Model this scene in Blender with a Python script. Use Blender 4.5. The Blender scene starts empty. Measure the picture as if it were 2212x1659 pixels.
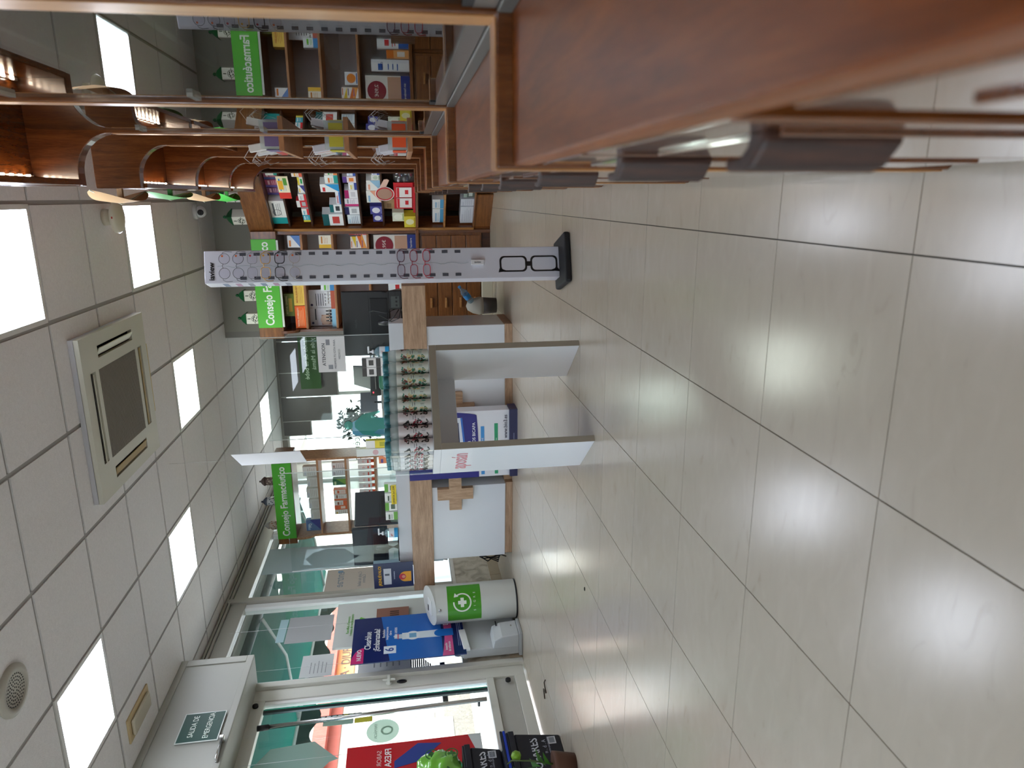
import bpy, bmesh, math, random
from mathutils import Vector, Matrix
random.seed(7)
PI = math.pi
C = bpy.context.scene.collection
SC = bpy.context.scene

# ------------------------------------------------------------------ camera
F_PX, YAW, PITCH, ROLL, CAM_H = 1522.3, -.2623, .1479, .0422, .861
def cam_axes():
    cy, sy, cp, sp = math.cos(YAW), math.sin(YAW), math.cos(PITCH), math.sin(PITCH)
    f = Vector((sy*cp, cy*cp, -sp)); r = Vector((cy, -sy, 0)); d = f.cross(r)
    c, s = math.cos(ROLL), math.sin(ROLL)
    return c*r + s*d, -s*r + c*d, f
_r, _d, _f = cam_axes()
cd = bpy.data.cameras.new('camera'); cam = bpy.data.objects.new('camera', cd); C.objects.link(cam)
# the phone was held upright but the picture is stored on its side: picture-right is down in the room
cam.matrix_world = Matrix(((_d.x, _r.x, -_f.x, 0), (_d.y, _r.y, -_f.y, 0), (_d.z, _r.z, -_f.z, CAM_H), (0, 0, 0, 1)))
cd.sensor_fit = 'HORIZONTAL'; cd.sensor_width = 36; cd.lens = F_PX/2212*36
cd.clip_start = .01; cd.clip_end = 200
cd.dof.use_dof = True; cd.dof.focus_distance = 4.6; cd.dof.aperture_fstop = 5.0
SC.camera = cam

# ------------------------------------------------------------------ light and exposure
SC.view_settings.view_transform = 'Standard'; SC.view_settings.look = 'None'
SC.view_settings.exposure = 1.22; SC.view_settings.gamma = 1; SC.view_settings.use_curve_mapping = False
SC.cycles.use_denoising = True
SC.cycles.max_bounces = 10; SC.cycles.diffuse_bounces = 5; SC.cycles.glossy_bounces = 5
SC.cycles.transparent_max_bounces = 24; SC.cycles.sample_clamp_indirect = 6
SC.cycles.caustics_reflective = False; SC.cycles.caustics_refractive = False
W = bpy.data.worlds.new('sky'); SC.world = W; W.use_nodes = True
nt = W.node_tree; nt.nodes.clear()
o_ = nt.nodes.new('ShaderNodeOutputWorld'); b_ = nt.nodes.new('ShaderNodeBackground'); s_ = nt.nodes.new('ShaderNodeTexSky')
s_.sky_type = 'NISHITA'; s_.sun_disc = False; s_.sun_elevation = math.radians(48); s_.sun_rotation = math.radians(70)
s_.dust_density = 2.5; s_.ozone_density = 1.0
hs_ = nt.nodes.new('ShaderNodeHueSaturation'); hs_.inputs['Saturation'].default_value = .7      # hazy bright sky
nt.links.new(s_.outputs[0], hs_.inputs['Color']); nt.links.new(hs_.outputs[0], b_.inputs[0]); nt.links.new(b_.outputs[0], o_.inputs[0]); b_.inputs[1].default_value = .85
sl = bpy.data.lights.new('sun', 'SUN'); sun = bpy.data.objects.new('sun', sl); C.objects.link(sun)
sl.energy = 1.2; sl.angle = .01; sl.color = (1, .96, .9)
sun.rotation_euler = Vector((-.5, .25, -.85)).to_track_quat('-Z', 'Y').to_euler()
PANEL_POWER = 7.5           # emission of the ceiling panels

# ------------------------------------------------------------------ materials
def lin(h):
    h = h.lstrip('#'); o = []
    for i in (0, 2, 4):
        c = int(h[i:i+2], 16)/255
        o.append(c/12.92 if c <= .04045 else ((c+.055)/1.055)**2.4)
    return (*o, 1)
MATS = {}
def new_mat(name):
    m = bpy.data.materials.new(name); m.use_nodes = True
    return m, m.node_tree, m.node_tree.nodes['Principled BSDF']
def plain(h, rough=.5, metal=0, coat=0, spec=.5, noise=.0, name=None):
    key = (h, rough, metal, coat, spec, noise)
    if key in MATS: return MATS[key]
    m, t, p = new_mat(name or 'paint_' + h)
    c = lin(h)
    p.inputs['Base Color'].default_value = c; p.inputs['Roughness'].default_value = rough
    p.inputs['Metallic'].default_value = metal; p.inputs['Coat Weight'].default_value = coat
    p.inputs['Specular IOR Level'].default_value = spec
    if noise:
        tc = t.nodes.new('ShaderNodeTexCoord'); n = t.nodes.new('ShaderNodeTexNoise'); r = t.nodes.new('ShaderNodeMapRange')
        mx = t.nodes.new('ShaderNodeMix'); mx.data_type = 'RGBA'; mx.blend_type = 'MULTIPLY'
        n.inputs['Scale'].default_value = 9; n.inputs['Detail'].default_value = 6
        r.inputs[3].default_value = 1-noise; r.inputs[4].default_value = 1+noise*.4
        t.links.new(tc.outputs['Object'], n.inputs['Vector']); t.links.new(n.outputs['Fac'], r.inputs[0])
        mx.inputs[0].default_value = 1; mx.inputs[6].default_value = c
        t.links.new(r.outputs[0], mx.inputs[7]); t.links.new(mx.outputs[2], p.inputs['Base Color'])
    MATS[key] = m
    return m
def wood(name, dark, mid, light, scale=(1, 1, 1), rough=.3, coat=0., freq=5):
    if name in MATS: return MATS[name]
    m, t, p = new_mat(name)
    tc = t.nodes.new('ShaderNodeTexCoord'); mp = t.nodes.new('ShaderNodeMapping'); mp.inputs['Scale'].default_value = scale
    n = t.nodes.new('ShaderNodeTexNoise'); n.inputs['Scale'].default_value = freq; n.inputs['Detail'].default_value = 8; n.inputs['Roughness'].default_value = .62; n.inputs['Distortion'].default_value = .6
    n2 = t.nodes.new('ShaderNodeTexNoise'); n2.inputs['Scale'].default_value = freq*7; n2.inputs['Detail'].default_value = 3
    ad = t.nodes.new('ShaderNodeMath'); ad.operation = 'MULTIPLY_ADD'; ad.inputs[1].default_value = .3
    cr = t.nodes.new('ShaderNodeValToRGB')
    cr.color_ramp.elements[0].position = .38; cr.color_ramp.elements[0].color = lin(dark)
    cr.color_ramp.elements[1].position = .86; cr.color_ramp.elements[1].color = lin(light)
    e = cr.color_ramp.elements.new(.62); e.color = lin(mid)
    t.links.new(tc.outputs['Object'], mp.inputs[0]); t.links.new(mp.outputs[0], n.inputs['Vector']); t.links.new(mp.outputs[0], n2.inputs['Vector'])
    t.links.new(n2.outputs['Fac'], ad.inputs[0]); t.links.new(n.outputs['Fac'], ad.inputs[2])
    t.links.new(ad.outputs[0], cr.inputs[0]); t.links.new(cr.outputs[0], p.inputs['Base Color'])
    bm_ = t.nodes.new('ShaderNodeBump'); bm_.inputs['Strength'].default_value = .06; bm_.inputs['Distance'].default_value = .002
    t.links.new(n2.outputs['Fac'], bm_.inputs['Height']); t.links.new(bm_.outputs[0], p.inputs['Normal'])
    p.inputs['Roughness'].default_value = rough; p.inputs['Coat Weight'].default_value = coat; p.inputs['Coat Roughness'].default_value = .12
    MATS[name] = m
    return m
def clear(name, tint='#ffffff', ior=1.45, body=0.0, body_col='#ffffff', rough=0.0):
    """thin clear sheet: see-through with fresnel reflection, body = share of milky diffuse"""
    if name in MATS: return MATS[name]
    m = bpy.data.materials.new(name); m.use_nodes = True; t = m.node_tree; t.nodes.clear()
    out = t.nodes.new('ShaderNodeOutputMaterial'); tr = t.nodes.new('ShaderNodeBsdfTransparent'); gl = t.nodes.new('ShaderNodeBsdfGlossy')
    fr = t.nodes.new('ShaderNodeFresnel'); fr.inputs[0].default_value = ior; mx = t.nodes.new('ShaderNodeMixShader')
    ge = t.nodes.new('ShaderNodeNewGeometry'); m1 = t.nodes.new('ShaderNodeMath'); m1.operation = 'MULTIPLY_ADD'; m1.inputs[1].default_value = -2; m1.inputs[2].default_value = 1
    m2 = t.nodes.new('ShaderNodeMath'); m2.operation = 'POWER'; m2.inputs[0].default_value = ior      # the sheet's far face reflects like its near face
    t.links.new(ge.outputs['Backfacing'], m1.inputs[0]); t.links.new(m1.outputs[0], m2.inputs[1]); t.links.new(m2.outputs[0], fr.inputs[0])
    tr.inputs[0].default_value = lin(tint); gl.inputs['Roughness'].default_value = rough
    t.links.new(fr.outputs[0], mx.inputs[0]); t.links.new(gl.outputs[0], mx.inputs[2])
    if body:
        df = t.nodes.new('ShaderNodeBsdfTranslucent'); df2 = t.nodes.new('ShaderNodeBsdfDiffuse'); ma = t.nodes.new('ShaderNodeMixShader'); mb = t.nodes.new('ShaderNodeMixShader')
        df.inputs[0].default_value = lin(body_col); df2.inputs[0].default_value = lin(body_col); ma.inputs[0].default_value = .5
        t.links.new(df.outputs[0], ma.inputs[1]); t.links.new(df2.outputs[0], ma.inputs[2])
        mb.inputs[0].default_value = body; t.links.new(tr.outputs[0], mb.inputs[1]); t.links.new(ma.outputs[0], mb.inputs[2])
        t.links.new(mb.outputs[0], mx.inputs[1])
    else:
        t.links.new(tr.outputs[0], mx.inputs[1])
    t.links.new(mx.outputs[0], out.inputs[0])
    MATS[name] = m
    return m
def glow(name, h, strength):
    if name in MATS: return MATS[name]
    m, t, p = new_mat(name)
    p.inputs['Base Color'].default_value = lin(h); p.inputs['Emission Color'].default_value = lin(h); p.inputs['Emission Strength'].default_value = strength
    MATS[name] = m
    return m
def ramp_noise(name, cols, scale, rough, coat=0, stretch=(1, 1, 1), detail=8, rnd=True, bump=0., distort=1.2):
    """mottled stone-like surface: each object (tile) takes its own patch of it"""
    m, t, p = new_mat(name)
    tc = t.nodes.new('ShaderNodeTexCoord'); mp = t.nodes.new('ShaderNodeMapping'); mp.inputs['Scale'].default_value = stretch
    mp.inputs['Rotation'].default_value = (0, 0, .5)
    t.links.new(tc.outputs['Object'], mp.inputs[0])
    if rnd:
        oi = t.nodes.new('ShaderNodeObjectInfo'); mu = t.nodes.new('ShaderNodeMath'); mu.operation = 'MULTIPLY'; mu.inputs[1].default_value = 37
        t.links.new(oi.outputs['Random'], mu.inputs[0]); t.links.new(mu.outputs[0], mp.inputs['Location'])
    n = t.nodes.new('ShaderNodeTexNoise'); n.inputs['Scale'].default_value = scale; n.inputs['Detail'].default_value = detail; n.inputs['Distortion'].default_value = distort
    cr = t.nodes.new('ShaderNodeValToRGB'); els = cr.color_ramp.elements
    els[0].position, els[1].position = cols[0][0], cols[-1][0]; els[0].color, els[1].color = lin(cols[0][1]), lin(cols[-1][1])
    for q, h in cols[1:-1]:
        e = els.new(q); e.color = lin(h)
    t.links.new(mp.outputs[0], n.inputs['Vector']); t.links.new(n.outputs['Fac'], cr.inputs[0]); t.links.new(cr.outputs[0], p.inputs['Base Color'])
    if bump:
        b = t.nodes.new('ShaderNodeBump'); b.inputs['Strength'].default_value = bump; b.inputs['Distance'].default_value = .004
        n3 = t.nodes.new('ShaderNodeTexNoise'); n3.inputs['Scale'].default_value = 160
        t.links.new(tc.outputs['Object'], n3.inputs['Vector']); t.links.new(n3.outputs['Fac'], b.inputs['Height']); t.links.new(b.outputs[0], p.inputs['Normal'])
    p.inputs['Roughness'].default_value = rough; p.inputs['Coat Weight'].default_value = coat
    MATS[name] = m
    return m

TILE = ramp_noise('cream_floor_tile', [(.22, '#a99d8b'), (.36, '#b3a897'), (.55, '#b5aa99'), (.78, '#b9ae9e')], 7, .2, stretch=(1.2, 2.6, 1), distort=1.0)
GROUT = plain('#4b4740', .9)
CEIL = ramp_noise('mineral_ceiling_tile', [(.3, '#e6e4e4'), (.7, '#efeded')], 60, .95, bump=.35)
TBAR = plain('#a3a19e', .6)
WALL = plain('#e2e0da', .8, noise=.05)
CHERRY_V = wood('red_brown_wood_upright', '#44220d', '#623517', '#7b4722', (9, 9, .9), .22, .6)
CHERRY_H = wood('red_brown_wood_along', '#4a2209', '#6b3612', '#854a1c', (9, .9, 9), .22, .45)
CHERRY_X = wood('red_brown_wood_across', '#553015', '#774722', '#915d30', (.9, 9, 9), .3, .2)
DOORW = wood('glossy_door_wood', '#44220d', '#623517', '#7b4722', (9, 9, .9), .12, 1.0)
DOORW.node_tree.nodes['Principled BSDF'].inputs['Coat Roughness'].default_value = .05; DOORW.node_tree.nodes['Principled BSDF'].inputs['Coat IOR'].default_value = 1.7
LEDGEW = wood('glossy_ledge_wood', '#4f2306', '#71370c', '#8a4a16', (9, .9, 9), .34, 0)
LEDGEW.node_tree.nodes['Principled BSDF'].inputs['Specular IOR Level'].default_value = .3
EDGE = wood('pale_wood_edge', '#8a5a30', '#a9743f', '#c08b55', (6, 6, 1), .35, .2)
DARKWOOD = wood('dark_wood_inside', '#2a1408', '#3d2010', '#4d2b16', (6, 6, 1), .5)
OAK = wood('oak_laminate', '#8a6a4f', '#a8876a', '#bf9f80', (1, 9, 9), .45)
OAKV = wood('oak_laminate_plain', '#8a6a4f', '#a98768', '#c4a485', (9, 9, 1), .45)
SHELFWOOD = wood('light_brown_shelf_wood', '#8a5a38', '#a8754d', '#bd8b62', (1, 8, 8), .4)
WHITE = plain('#d8dade', .3, coat=.15, name='white_laminate')
WHITE2 = plain('#e3e2de', .45, name='white_paint')
GREYEDGE = plain('#a7a091', .5, name='grey_edge_band')
ALU = plain('#c9c9c4', .35, metal=0, spec=.5, name='white_lacquered_aluminium')
STEEL = plain('#c8c8c8', .22, metal=1, name='brushed_steel')
BLACK = plain('#141417', .35, name='black_plastic')
BLACKM = plain('#101013', .6, name='matt_black')
NAVY = plain('#10131f', .5, name='navy_plastic')
PAPER = plain('#dedddb', .8, name='paper')
GLASS = clear('window_glass', '#f2f7f5', 1.45)
CABGLASS = clear('cabinet_glass', '#d5dcd8', 1.7)
ACRYL = clear('clear_acrylic', '#f4f8f8', 1.35)
ACRYL2 = clear('bottle_clear_plastic', '#eef4f2', 1.4, .35, '#eef0ee')
GREEN = plain('#4fb52b', .45, name='leaf_green_print')
PANEL = glow('light_panel_diffuser', '#e9f0ff', PANEL_POWER)
PANEL2 = glow('light_panel_diffuser_greenish', '#edf9ee', PANEL_POWER)
LED = glow('led_strip', '#ffe9cf', 30)

# ------------------------------------------------------------------ mesh helpers
class MB:
    def __init__(s): s.v, s.f, s.m, s.sm = [], [], [], []
    def add(s, vs, fs, mi=0, smooth=False):
        b = len(s.v); s.v += [tuple(p) for p in vs]
        for f in fs:
            s.f.append([b+i for i in f]); s.m.append(mi); s.sm.append(smooth)
        return s
    def box(s, x0, x1, y0, y1, z0, z1, mi=0):
        if x0 > x1: x0, x1 = x1, x0
        if y0 > y1: y0, y1 = y1, y0
        if z0 > z1: z0, z1 = z1, z0
        return s.add([(x0,y0,z0),(x1,y0,z0),(x1,y1,z0),(x0,y1,z0),(x0,y0,z1),(x1,y0,z1),(x1,y1,z1),(x0,y1,z1)],
                     [(0,3,2,1),(4,5,6,7),(0,1,5,4),(1,2,6,5),(2,3,7,6),(3,0,4,7)], mi)
    def prism(s, pts, axis, a, b, mi=0, smooth=False):
        n = len(pts)
        def P(p, t): return {'x': (t, p[0], p[1]), 'y': (p[0], t, p[1]), 'z': (p[0], p[1], t)}[axis]
        vs = [P(p, a) for p in pts] + [P(p, b) for p in pts]
        s.add(vs, [list(range(n)), list(range(2*n-1, n-1, -1))], mi)
        b0 = len(s.v) - 2*n
        for i in range(n):
            j = (i+1) % n
            s.f.append([b0+i, b0+j, b0+n+j, b0+n+i]); s.m.append(mi); s.sm.append(smooth)
        return s
    def lathe(s, prof, n=20, cx=0, cy=0, mi=0, smooth=True, sx=1, sy=1, cap=True):
        vs = [(cx+r*sx*math.cos(2*PI*k/n), cy+r*sy*math.sin(2*PI*k/n), z) for r, z in prof for k in range(n)]
        fs = [(i*n+k, i*n+(k+1) % n, (i+1)*n+(k+1) % n, (i+1)*n+k) for i in range(len(prof)-1) for k in range(n)]
        s.add(vs, fs, mi, smooth)
        if cap:
            b0 = len(s.v)-len(vs); l = len(prof)-1
            s.f.append([b0+k for k in range(n)][::-1]); s.m.append(mi); s.sm.append(False)
            s.f.append([b0+l*n+k for k in range(n)]); s.m.append(mi); s.sm.append(False)
        return s
    def tube(s, path, r, n=8, closed=False, mi=0):
        P = [Vector(p) for p in path]; k = len(P); rings = []
        for i in range(k):
            if closed: d = P[(i+1) % k]-P[i-1]
            else: d = P[min(i+1, k-1)]-P[max(i-1, 0)]
            d.normalize(); u = d.cross(Vector((0, 0, 1)))
            if u.length < .05: u = d.cross(Vector((0, 1, 0)))
            u.normalize(); w = d.cross(u)
            rr = r[i] if isinstance(r, (list, tuple)) else r
            rings.append([P[i]+u*rr*math.cos(2*PI*j/n)+w*rr*math.sin(2*PI*j/n) for j in range(n)])
        vs = [p for ring in rings for p in ring]
        fs = [(i*n+j, i*n+(j+1) % n, ((i+1) % k)*n+(j+1) % n, ((i+1) % k)*n+j) for i in range(k if closed else k-1) for j in range(n)]
        if not closed: fs += [list(range(n))[::-1], [(k-1)*n+j for j in range(n)]]
        return s.add(vs, fs, mi, True)
    def build(s, name, mats, parent=None, loc=(0, 0, 0), rot=(0, 0, 0), bevel=0, seg=2, fix=True):
        me = bpy.data.meshes.new(name); me.from_pydata(s.v, [], s.f)
        if not isinstance(mats, (list, tuple)): mats = [mats]
        for m in mats: me.materials.append(m)
        me.polygons.foreach_set('material_index', s.m); me.polygons.foreach_set('use_smooth', s.sm)
        if fix:
            bm = bmesh.new(); bm.from_mesh(me); bmesh.ops.recalc_face_normals(bm, faces=bm.faces); bm.to_mesh(me); bm.free()
        me.update()
        o = bpy.data.objects.new(name, me); C.objects.link(o)
        o.location = loc; o.rotation_euler = rot
        if parent: o.parent = parent
        if bevel:
            b = o.modifiers.new('bevel', 'BEVEL'); b.width = bevel; b.segments = seg; b.limit_method = 'ANGLE'; b.angle_limit = math.radians(40)
        return o
def tag(o, label, cat, group=None):
    o['label'] = label; o['category'] = cat
    if group: o['group'] = group
    return o
def thing(name, label, cat, loc=(0, 0, 0), rz=0, group=None):
    o = bpy.data.objects.new(name, None); C.objects.link(o); o.location = loc; o.rotation_euler = (0, 0, rz); o.empty_display_size = .05
    return tag(o, label, cat, group)
def struct(o):
    o['kind'] = 'structure'; return o
def instance(me, name, parent=None, loc=(0, 0, 0), rot=(0, 0, 0)):
    o = bpy.data.objects.new(name, me); C.objects.link(o); o.location = loc; o.rotation_euler = rot
    if parent: o.parent = parent
    return o
def copy_tree(o, parent=None):
    c = o.copy(); C.objects.link(c); c.parent = parent
    for ch in o.children: copy_tree(ch, c)
    return c
def bx(name, mats, parent, x0, x1, y0, y1, z0, z1, bevel=0.0, rot=(0, 0, 0)):
    """a box whose object sits at the middle of its own base"""
    cx, cy, z = (x0+x1)/2, (y0+y1)/2, min(z0, z1)
    return MB().box(x0-cx, x1-cx, y0-cy, y1-cy, 0, abs(z1-z0)).build(name, mats, parent, (cx, cy, z), rot, bevel)
SOUTH, EAST = (PI/2, 0, 0), (PI/2, 0, PI/2)
def text(body, size, mat, parent, loc, rot=SOUTH, name='lettering', align='CENTER', bold=.0, sx=1.0, mirror=False, space=1.0):
    cu = bpy.data.curves.new(name, 'FONT'); cu.body = body; cu.size = size; cu.align_x = align; cu.align_y = 'CENTER'
    cu.extrude = .0004; cu.offset = bold*size*.5; cu.resolution_u = 3; cu.space_character = space; cu.space_line = .85
    t = bpy.data.objects.new(name, cu); me = bpy.data.meshes.new_from_object(t)
    bpy.data.objects.remove(t); bpy.data.curves.remove(cu)
    me.materials.clear(); me.materials.append(mat)
    o = bpy.data.objects.new(name, me); C.objects.link(o); o.location = loc; o.rotation_euler = rot
    o.scale = (-sx if mirror else sx, 1, 1); o.parent = parent
    return o
def arc(cx, cz, r, a0, a1, n=10, rz=None):
    rz = rz or r
    return [(cx+r*math.cos(math.radians(a0+(a1-a0)*k/n)), cz+rz*math.sin(math.radians(a0+(a1-a0)*k/n))) for k in range(n+1)]
def ring_pts(cx, cz, r0, r1, a0, a1, n=24):
    return arc(cx, cz, r0, a0, a1, n) + arc(cx, cz, r1, a1, a0, n)
ORD = ['first', 'second', 'third', 'fourth', 'fifth', 'sixth', 'seventh', 'eighth', 'ninth', 'tenth', 'eleventh', 'twelfth']

# ================================================================== THE SETTING
XL, YB, YF, XR, HC = -3.75, 10.0, -2.4, .62, 2.667
# ---- floor: grout bed and one object for each tile
floor = struct(MB().box(XL-.05, XR+.1, YF, YB+.1, -.06, -.0035).build('floor', GROUT))
tb = MB().box(-.2235, .2235, -.2235, .2235, -.012, 0)
t0 = tb.build('floor_tile', TILE, floor, bevel=.0015, seg=1); tile_me = t0.data
bpy.data.objects.remove(t0)
for a in range(-1, 9):
    for i in range(-2, 20):
        o = instance(tile_me, 'floor_tile', floor, (-.0968-.45*a+.225-.45, 1.098+.45*i+.225, 0), (0, 0, random.choice((0, PI))))
MB().box(XL-.05, XR+.1, YF, .1975, -.003, 0).build('floor_tile', TILE, floor)
# ---- ceiling: grid bars, tiles and light panels
ceiling = struct(MB().box(XL-.05, XR+.1, YF, YB+.1, HC+.03, HC+.12).build('ceiling', WALL))
for a in range(-1, 7):
    x = -.022-.6*a
    MB().box(x-.012, x+.012, YF, YB, HC+.006, HC+.03).build('grid_bar', TBAR, ceiling)
for i in range(-3, 11):
    y = 3.901+.6*i
    MB().box(XL, XR, y-.012, y+.012, HC+.008, HC+.029).build('grid_bar', TBAR, ceiling)
ct = MB().box(-.288, .288, -.288, .288, 0, .02).build('ceiling_tile', CEIL, ceiling, bevel=.003, seg=1); ct_me = ct.data
bpy.data.objects.remove(ct)
LIGHTS = {(0, -1), (0, 2), (2, 3), (4, 2), (4, -1), (4, 8), (1, 8)}
AC_CELLS = {(1, 0), (1, 1), (2, 0), (2, 1)}
for a in range(-1, 7):
    for i in range(-3, 11):
        if (a, i) in LIGHTS: continue
        cx, cy = -.022-.6*a-.3, 3.901+.6*i+.3
        x0 = max(cx-.288, XL+.002)
        if x0 > cx-.287:
            MB().box(x0, cx+.288, cy-.288, cy+.288, HC, HC+.02).build('ceiling_tile', CEIL, ceiling)
        else: instance(ct_me, 'ceiling_tile', ceiling, (cx, cy, HC))
MB().box(XL, XR, YF, 2.08, HC, HC+.02).build('ceiling_tile', CEIL, ceiling)
def light_panel(a, i, label, m=PANEL):
    cx, cy = -.022-.6*a-.3, 3.901+.6*i+.3
    t = thing('ceiling_light', label, 'light', (cx, cy, HC), 0, 'square light panels in the ceiling')
    f = MB()
    for (x0, x1, y0, y1) in ((-.295, .295, -.295, -.27), (-.295, .295, .27, .295), (-.295, -.27, -.27, .27), (.27, .295, -.27, .27)): f.box(x0, x1, y0, y1, -.002, .02)
    f.build('frame', WHITE2, t)
    MB().box(-.27, .27, -.27, .27, .002, .012).build('diffuser', m, t)
light_panel(0, -1, 'square ceiling light panel nearest the camera above the wooden cabinets')
light_panel(0, 2, 'square ceiling light panel behind the smoke detector above the glasses stand')
light_panel(2, 3, 'greenish square ceiling light panel just beyond the air conditioner', PANEL2)
light_panel(4, 2, 'square ceiling light panel to the left of the air conditioner')
light_panel(4, -1, 'large near ceiling light panel between the speaker and the emergency lamp')
light_panel(4, 8, 'small far ceiling light panel above the hanging white card', PANEL2)
light_panel(1, 8, 'far ceiling light panel above the jars of the wooden cabinet', PANEL2)
for (x, y) in ((-2.7, -.3), (-2.7, -1.5), (-.9, -1.5)):
    t = thing('ceiling_light', 'ceiling light panel behind the viewer over the entrance aisle', 'light', (x, y, HC-.004), 0, 'ceiling panels behind the viewer')
    MB().box(-.29, .29, -.29, .29, 0, .003).build('diffuser', PANEL, t)
# ---- walls
struct(MB().box(XR, XR+.1, YF, 8.2, 0, HC+.03).build('wall_right', WALL))
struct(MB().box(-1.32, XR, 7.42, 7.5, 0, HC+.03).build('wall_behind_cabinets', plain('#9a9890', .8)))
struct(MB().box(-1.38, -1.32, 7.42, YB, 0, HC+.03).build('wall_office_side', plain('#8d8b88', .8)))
struct(MB().box(XL, XR, YF-.1, YF, 0, HC+.03).build('wall_front', WALL))
wl = MB()
wl.box(XL-.2, XL, YF, 3.62, 0, .5); wl.box(XL-.2, XL, YF, 3.62, 2.5, HC+.03); wl.box(XL-.2, XL, YF, -1.9, .5, 2.5); wl.box(XL-.2, XL, 1.7, 3.62, .5, 2.5); wl.box(XL-.2, XL, 3.62, 10.0, 2.585, HC+.03)
wl.box(XL-.2, XL, 9.4, YB+.1, 0, HC+.03)
struct(wl.build('wall_left', WALL))
STONE = ramp_noise('worn_marble_sill_wall', [(.3, '#8f8574'), (.5, '#b5ac9b'), (.7, '#c6bfb0')], 7, .5, rnd=False)
lowwall = struct(MB().box(XL-.2, XL+.03, 5.03, 9.4, .0, .46).build('wall_left_low', STONE))
for k in range(9):
    y0 = 5.03+.45*k
    bx('skirting_tile', plain('#a3947c', .4, noise=.15), lowwall, XL+.03, XL+.045, y0+.003, min(y0+.447, 9.2), 0, .11, .002)
# back wall: street window with lettering, dark blinds on the right
BW = MB(); BW.box(XL, -1.38, YB, YB+.15, 0, .8); BW.box(XL, -1.38, YB, YB+.15, 2.6, HC+.03); BW.box(-1.5, -1.38, YB, YB+.15, .8, 2.6)
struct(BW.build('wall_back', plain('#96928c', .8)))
w = struct(MB().box(XL+.05, -1.5, YB+.06, YB+.066, .8, 2.6).build('window_2', GLASS))
for x in (XL+.05, -2.72, -1.52): bx('window_frame', ALU, w, x-.025, x+.025, YB+.02, YB+.1, .8, 2.6)
bx('window_frame', ALU, w, XL+.05, -1.5, YB+.02, YB+.1, .78, .83); bx('window_frame', ALU, w, XL+.05, -1.5, YB+.02, YB+.1, 2.57, 2.62)
# ---- street window in the left wall
win = struct(bpy.data.objects.new('window_1', None)); C.objects.link(win); win.location = (XL, 7, 0)
def wpart(name, m, x0, x1, y0, y1, z0, z1, bv=.003): return bx(name, m, win, x0-XL, x1-XL, y0-7, y1-7, z0, z1, bv)
SILVER = plain('#a9a69c', .35, metal=.3, name='window_aluminium')
WFR = plain('#dcdedd', .35, name='white_window_profile')
for (y0, y1) in ((5.03, 5.09), (6.20, 6.27), (7.75, 7.82), (9.34, 9.4)):
    wpart('window_post', WFR, XL-.07, XL+.0, y0, y1, .46, 2.585)
wpart('window_post', SILVER, XL-.02, XL+.035, 6.275, 6.335, .46, 2.63)
wpart('window_rail', SILVER, XL-.08, XL+.02, 5.03, 9.4, .455, .50)
wpart('window_rail', SILVER, XL-.07, XL+.015, 5.03, 9.4, 2.46, 2.59)
wpart('window_rail', SILVER, XL-.03, XL+.03, 5.03, 9.4, 2.60, 2.622); wpart('window_rail', SILVER, XL-.03, XL+.028, 5.03, 9.4, 2.632, 2.65)
for (y0, y1) in ((5.09, 6.2), (6.27, 7.75), (7.82, 9.34)):
    wpart('window_pane', GLASS, XL-.035, XL-.029, y0, y1, .5, 2.46, 0)
MB().box(XL-.19, XL+.035, 5.1, 9.4, .458, .488).build('window_sill', plain('#d5d2ca', .4), win, loc=(-XL, -7, 0))
added_win = struct(MB().box(XL-.035, XL-.029, -1.9, 1.7, .5, 2.5).build('added_daylight_window', GLASS))  # unseen window, added so that more daylight reaches the ceiling
for y in (-1.87, -.1, 1.67): bx('window_post', WFR, added_win, XL-.07, XL, y-.03, y+.03, .5, 2.5)
# ---- entrance door and the box above it
door = struct(bpy.data.objects.new('door_1', None)); C.objects.link(door); door.location = (XL-.02, 4.4, 0)
DG = plain('#d3d3ca', .4, name='door_lacquer')
def dpart(name, m, x0, x1, y0, y1, z0, z1, bv=.004, par=None): return bx(name, m, par or door, x0, x1, y0-4.4, y1-4.4, z0, z1, bv)
dpart('door_jamb', DG, -.06, .06, 4.975, 5.03, 0, 2.2); dpart('door_jamb', DG, -.06, .06, 3.62, 3.68, 0, 2.2)
dpart('door_stile', DG, -.03, .03, 4.85, 4.972, .015, 2.15); dpart('door_stile', DG, -.03, .03, 3.69, 3.8, .015, 2.15)
dpart('door_rail', DG, -.03, .03, 3.8, 4.85, 2.04, 2.15); dpart('door_rail', DG, -.03, .03, 3.8, 4.85, .015, .1); dpart('door_rail', DG, -.03, .03, 3.8, 4.85, .27, .33)
dpart('kick_panel', plain('#b9b8b0', .35, noise=.08), -.015, .012, 3.8, 4.85, .1, .27)
dpart('glazing_bead', plain('#f0f0ee', .4), -.02, .018, 4.815, 4.85, .33, 2.04)
dpart('door_glass', GLASS, -.004, .004, 3.8, 4.815, .33, 2.04, 0)
dpart('green_glass_edge', plain('#39a98f', .2), -.012, .0045, 4.77, 4.782, .33, 2.04, 0)
dpart('dark_glass_edge', plain('#1b2b2d', .2), -.012, .005, 4.74, 4.77, .33, 2.04, 0)
for z in (.16, 2.1): MB().lathe([(.0, 0), (.022, 0), (.022, .016), (.014, .02)], 16).build('door_stop', BLACKM, door, (.03, 4.79-4.4, z), (0, PI/2, 0))
pb = MB().tube([(.075, 4.55-4.4, .36), (.075, 4.5-4.4, 2.0)], .016, 12).build('pull_bar', STEEL, door)
MB().tube([(.02, 4.552-4.4, .42), (.075, 4.552-4.4, .42)], .01, 8).build('bar_bracket', BLACKM, pb); MB().tube([(.075, 4.502-4.4, 1.95), (.075, 4.498-4.4, 2.03)], .02, 12).build('end_cap', BLACKM, pb)
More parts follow.
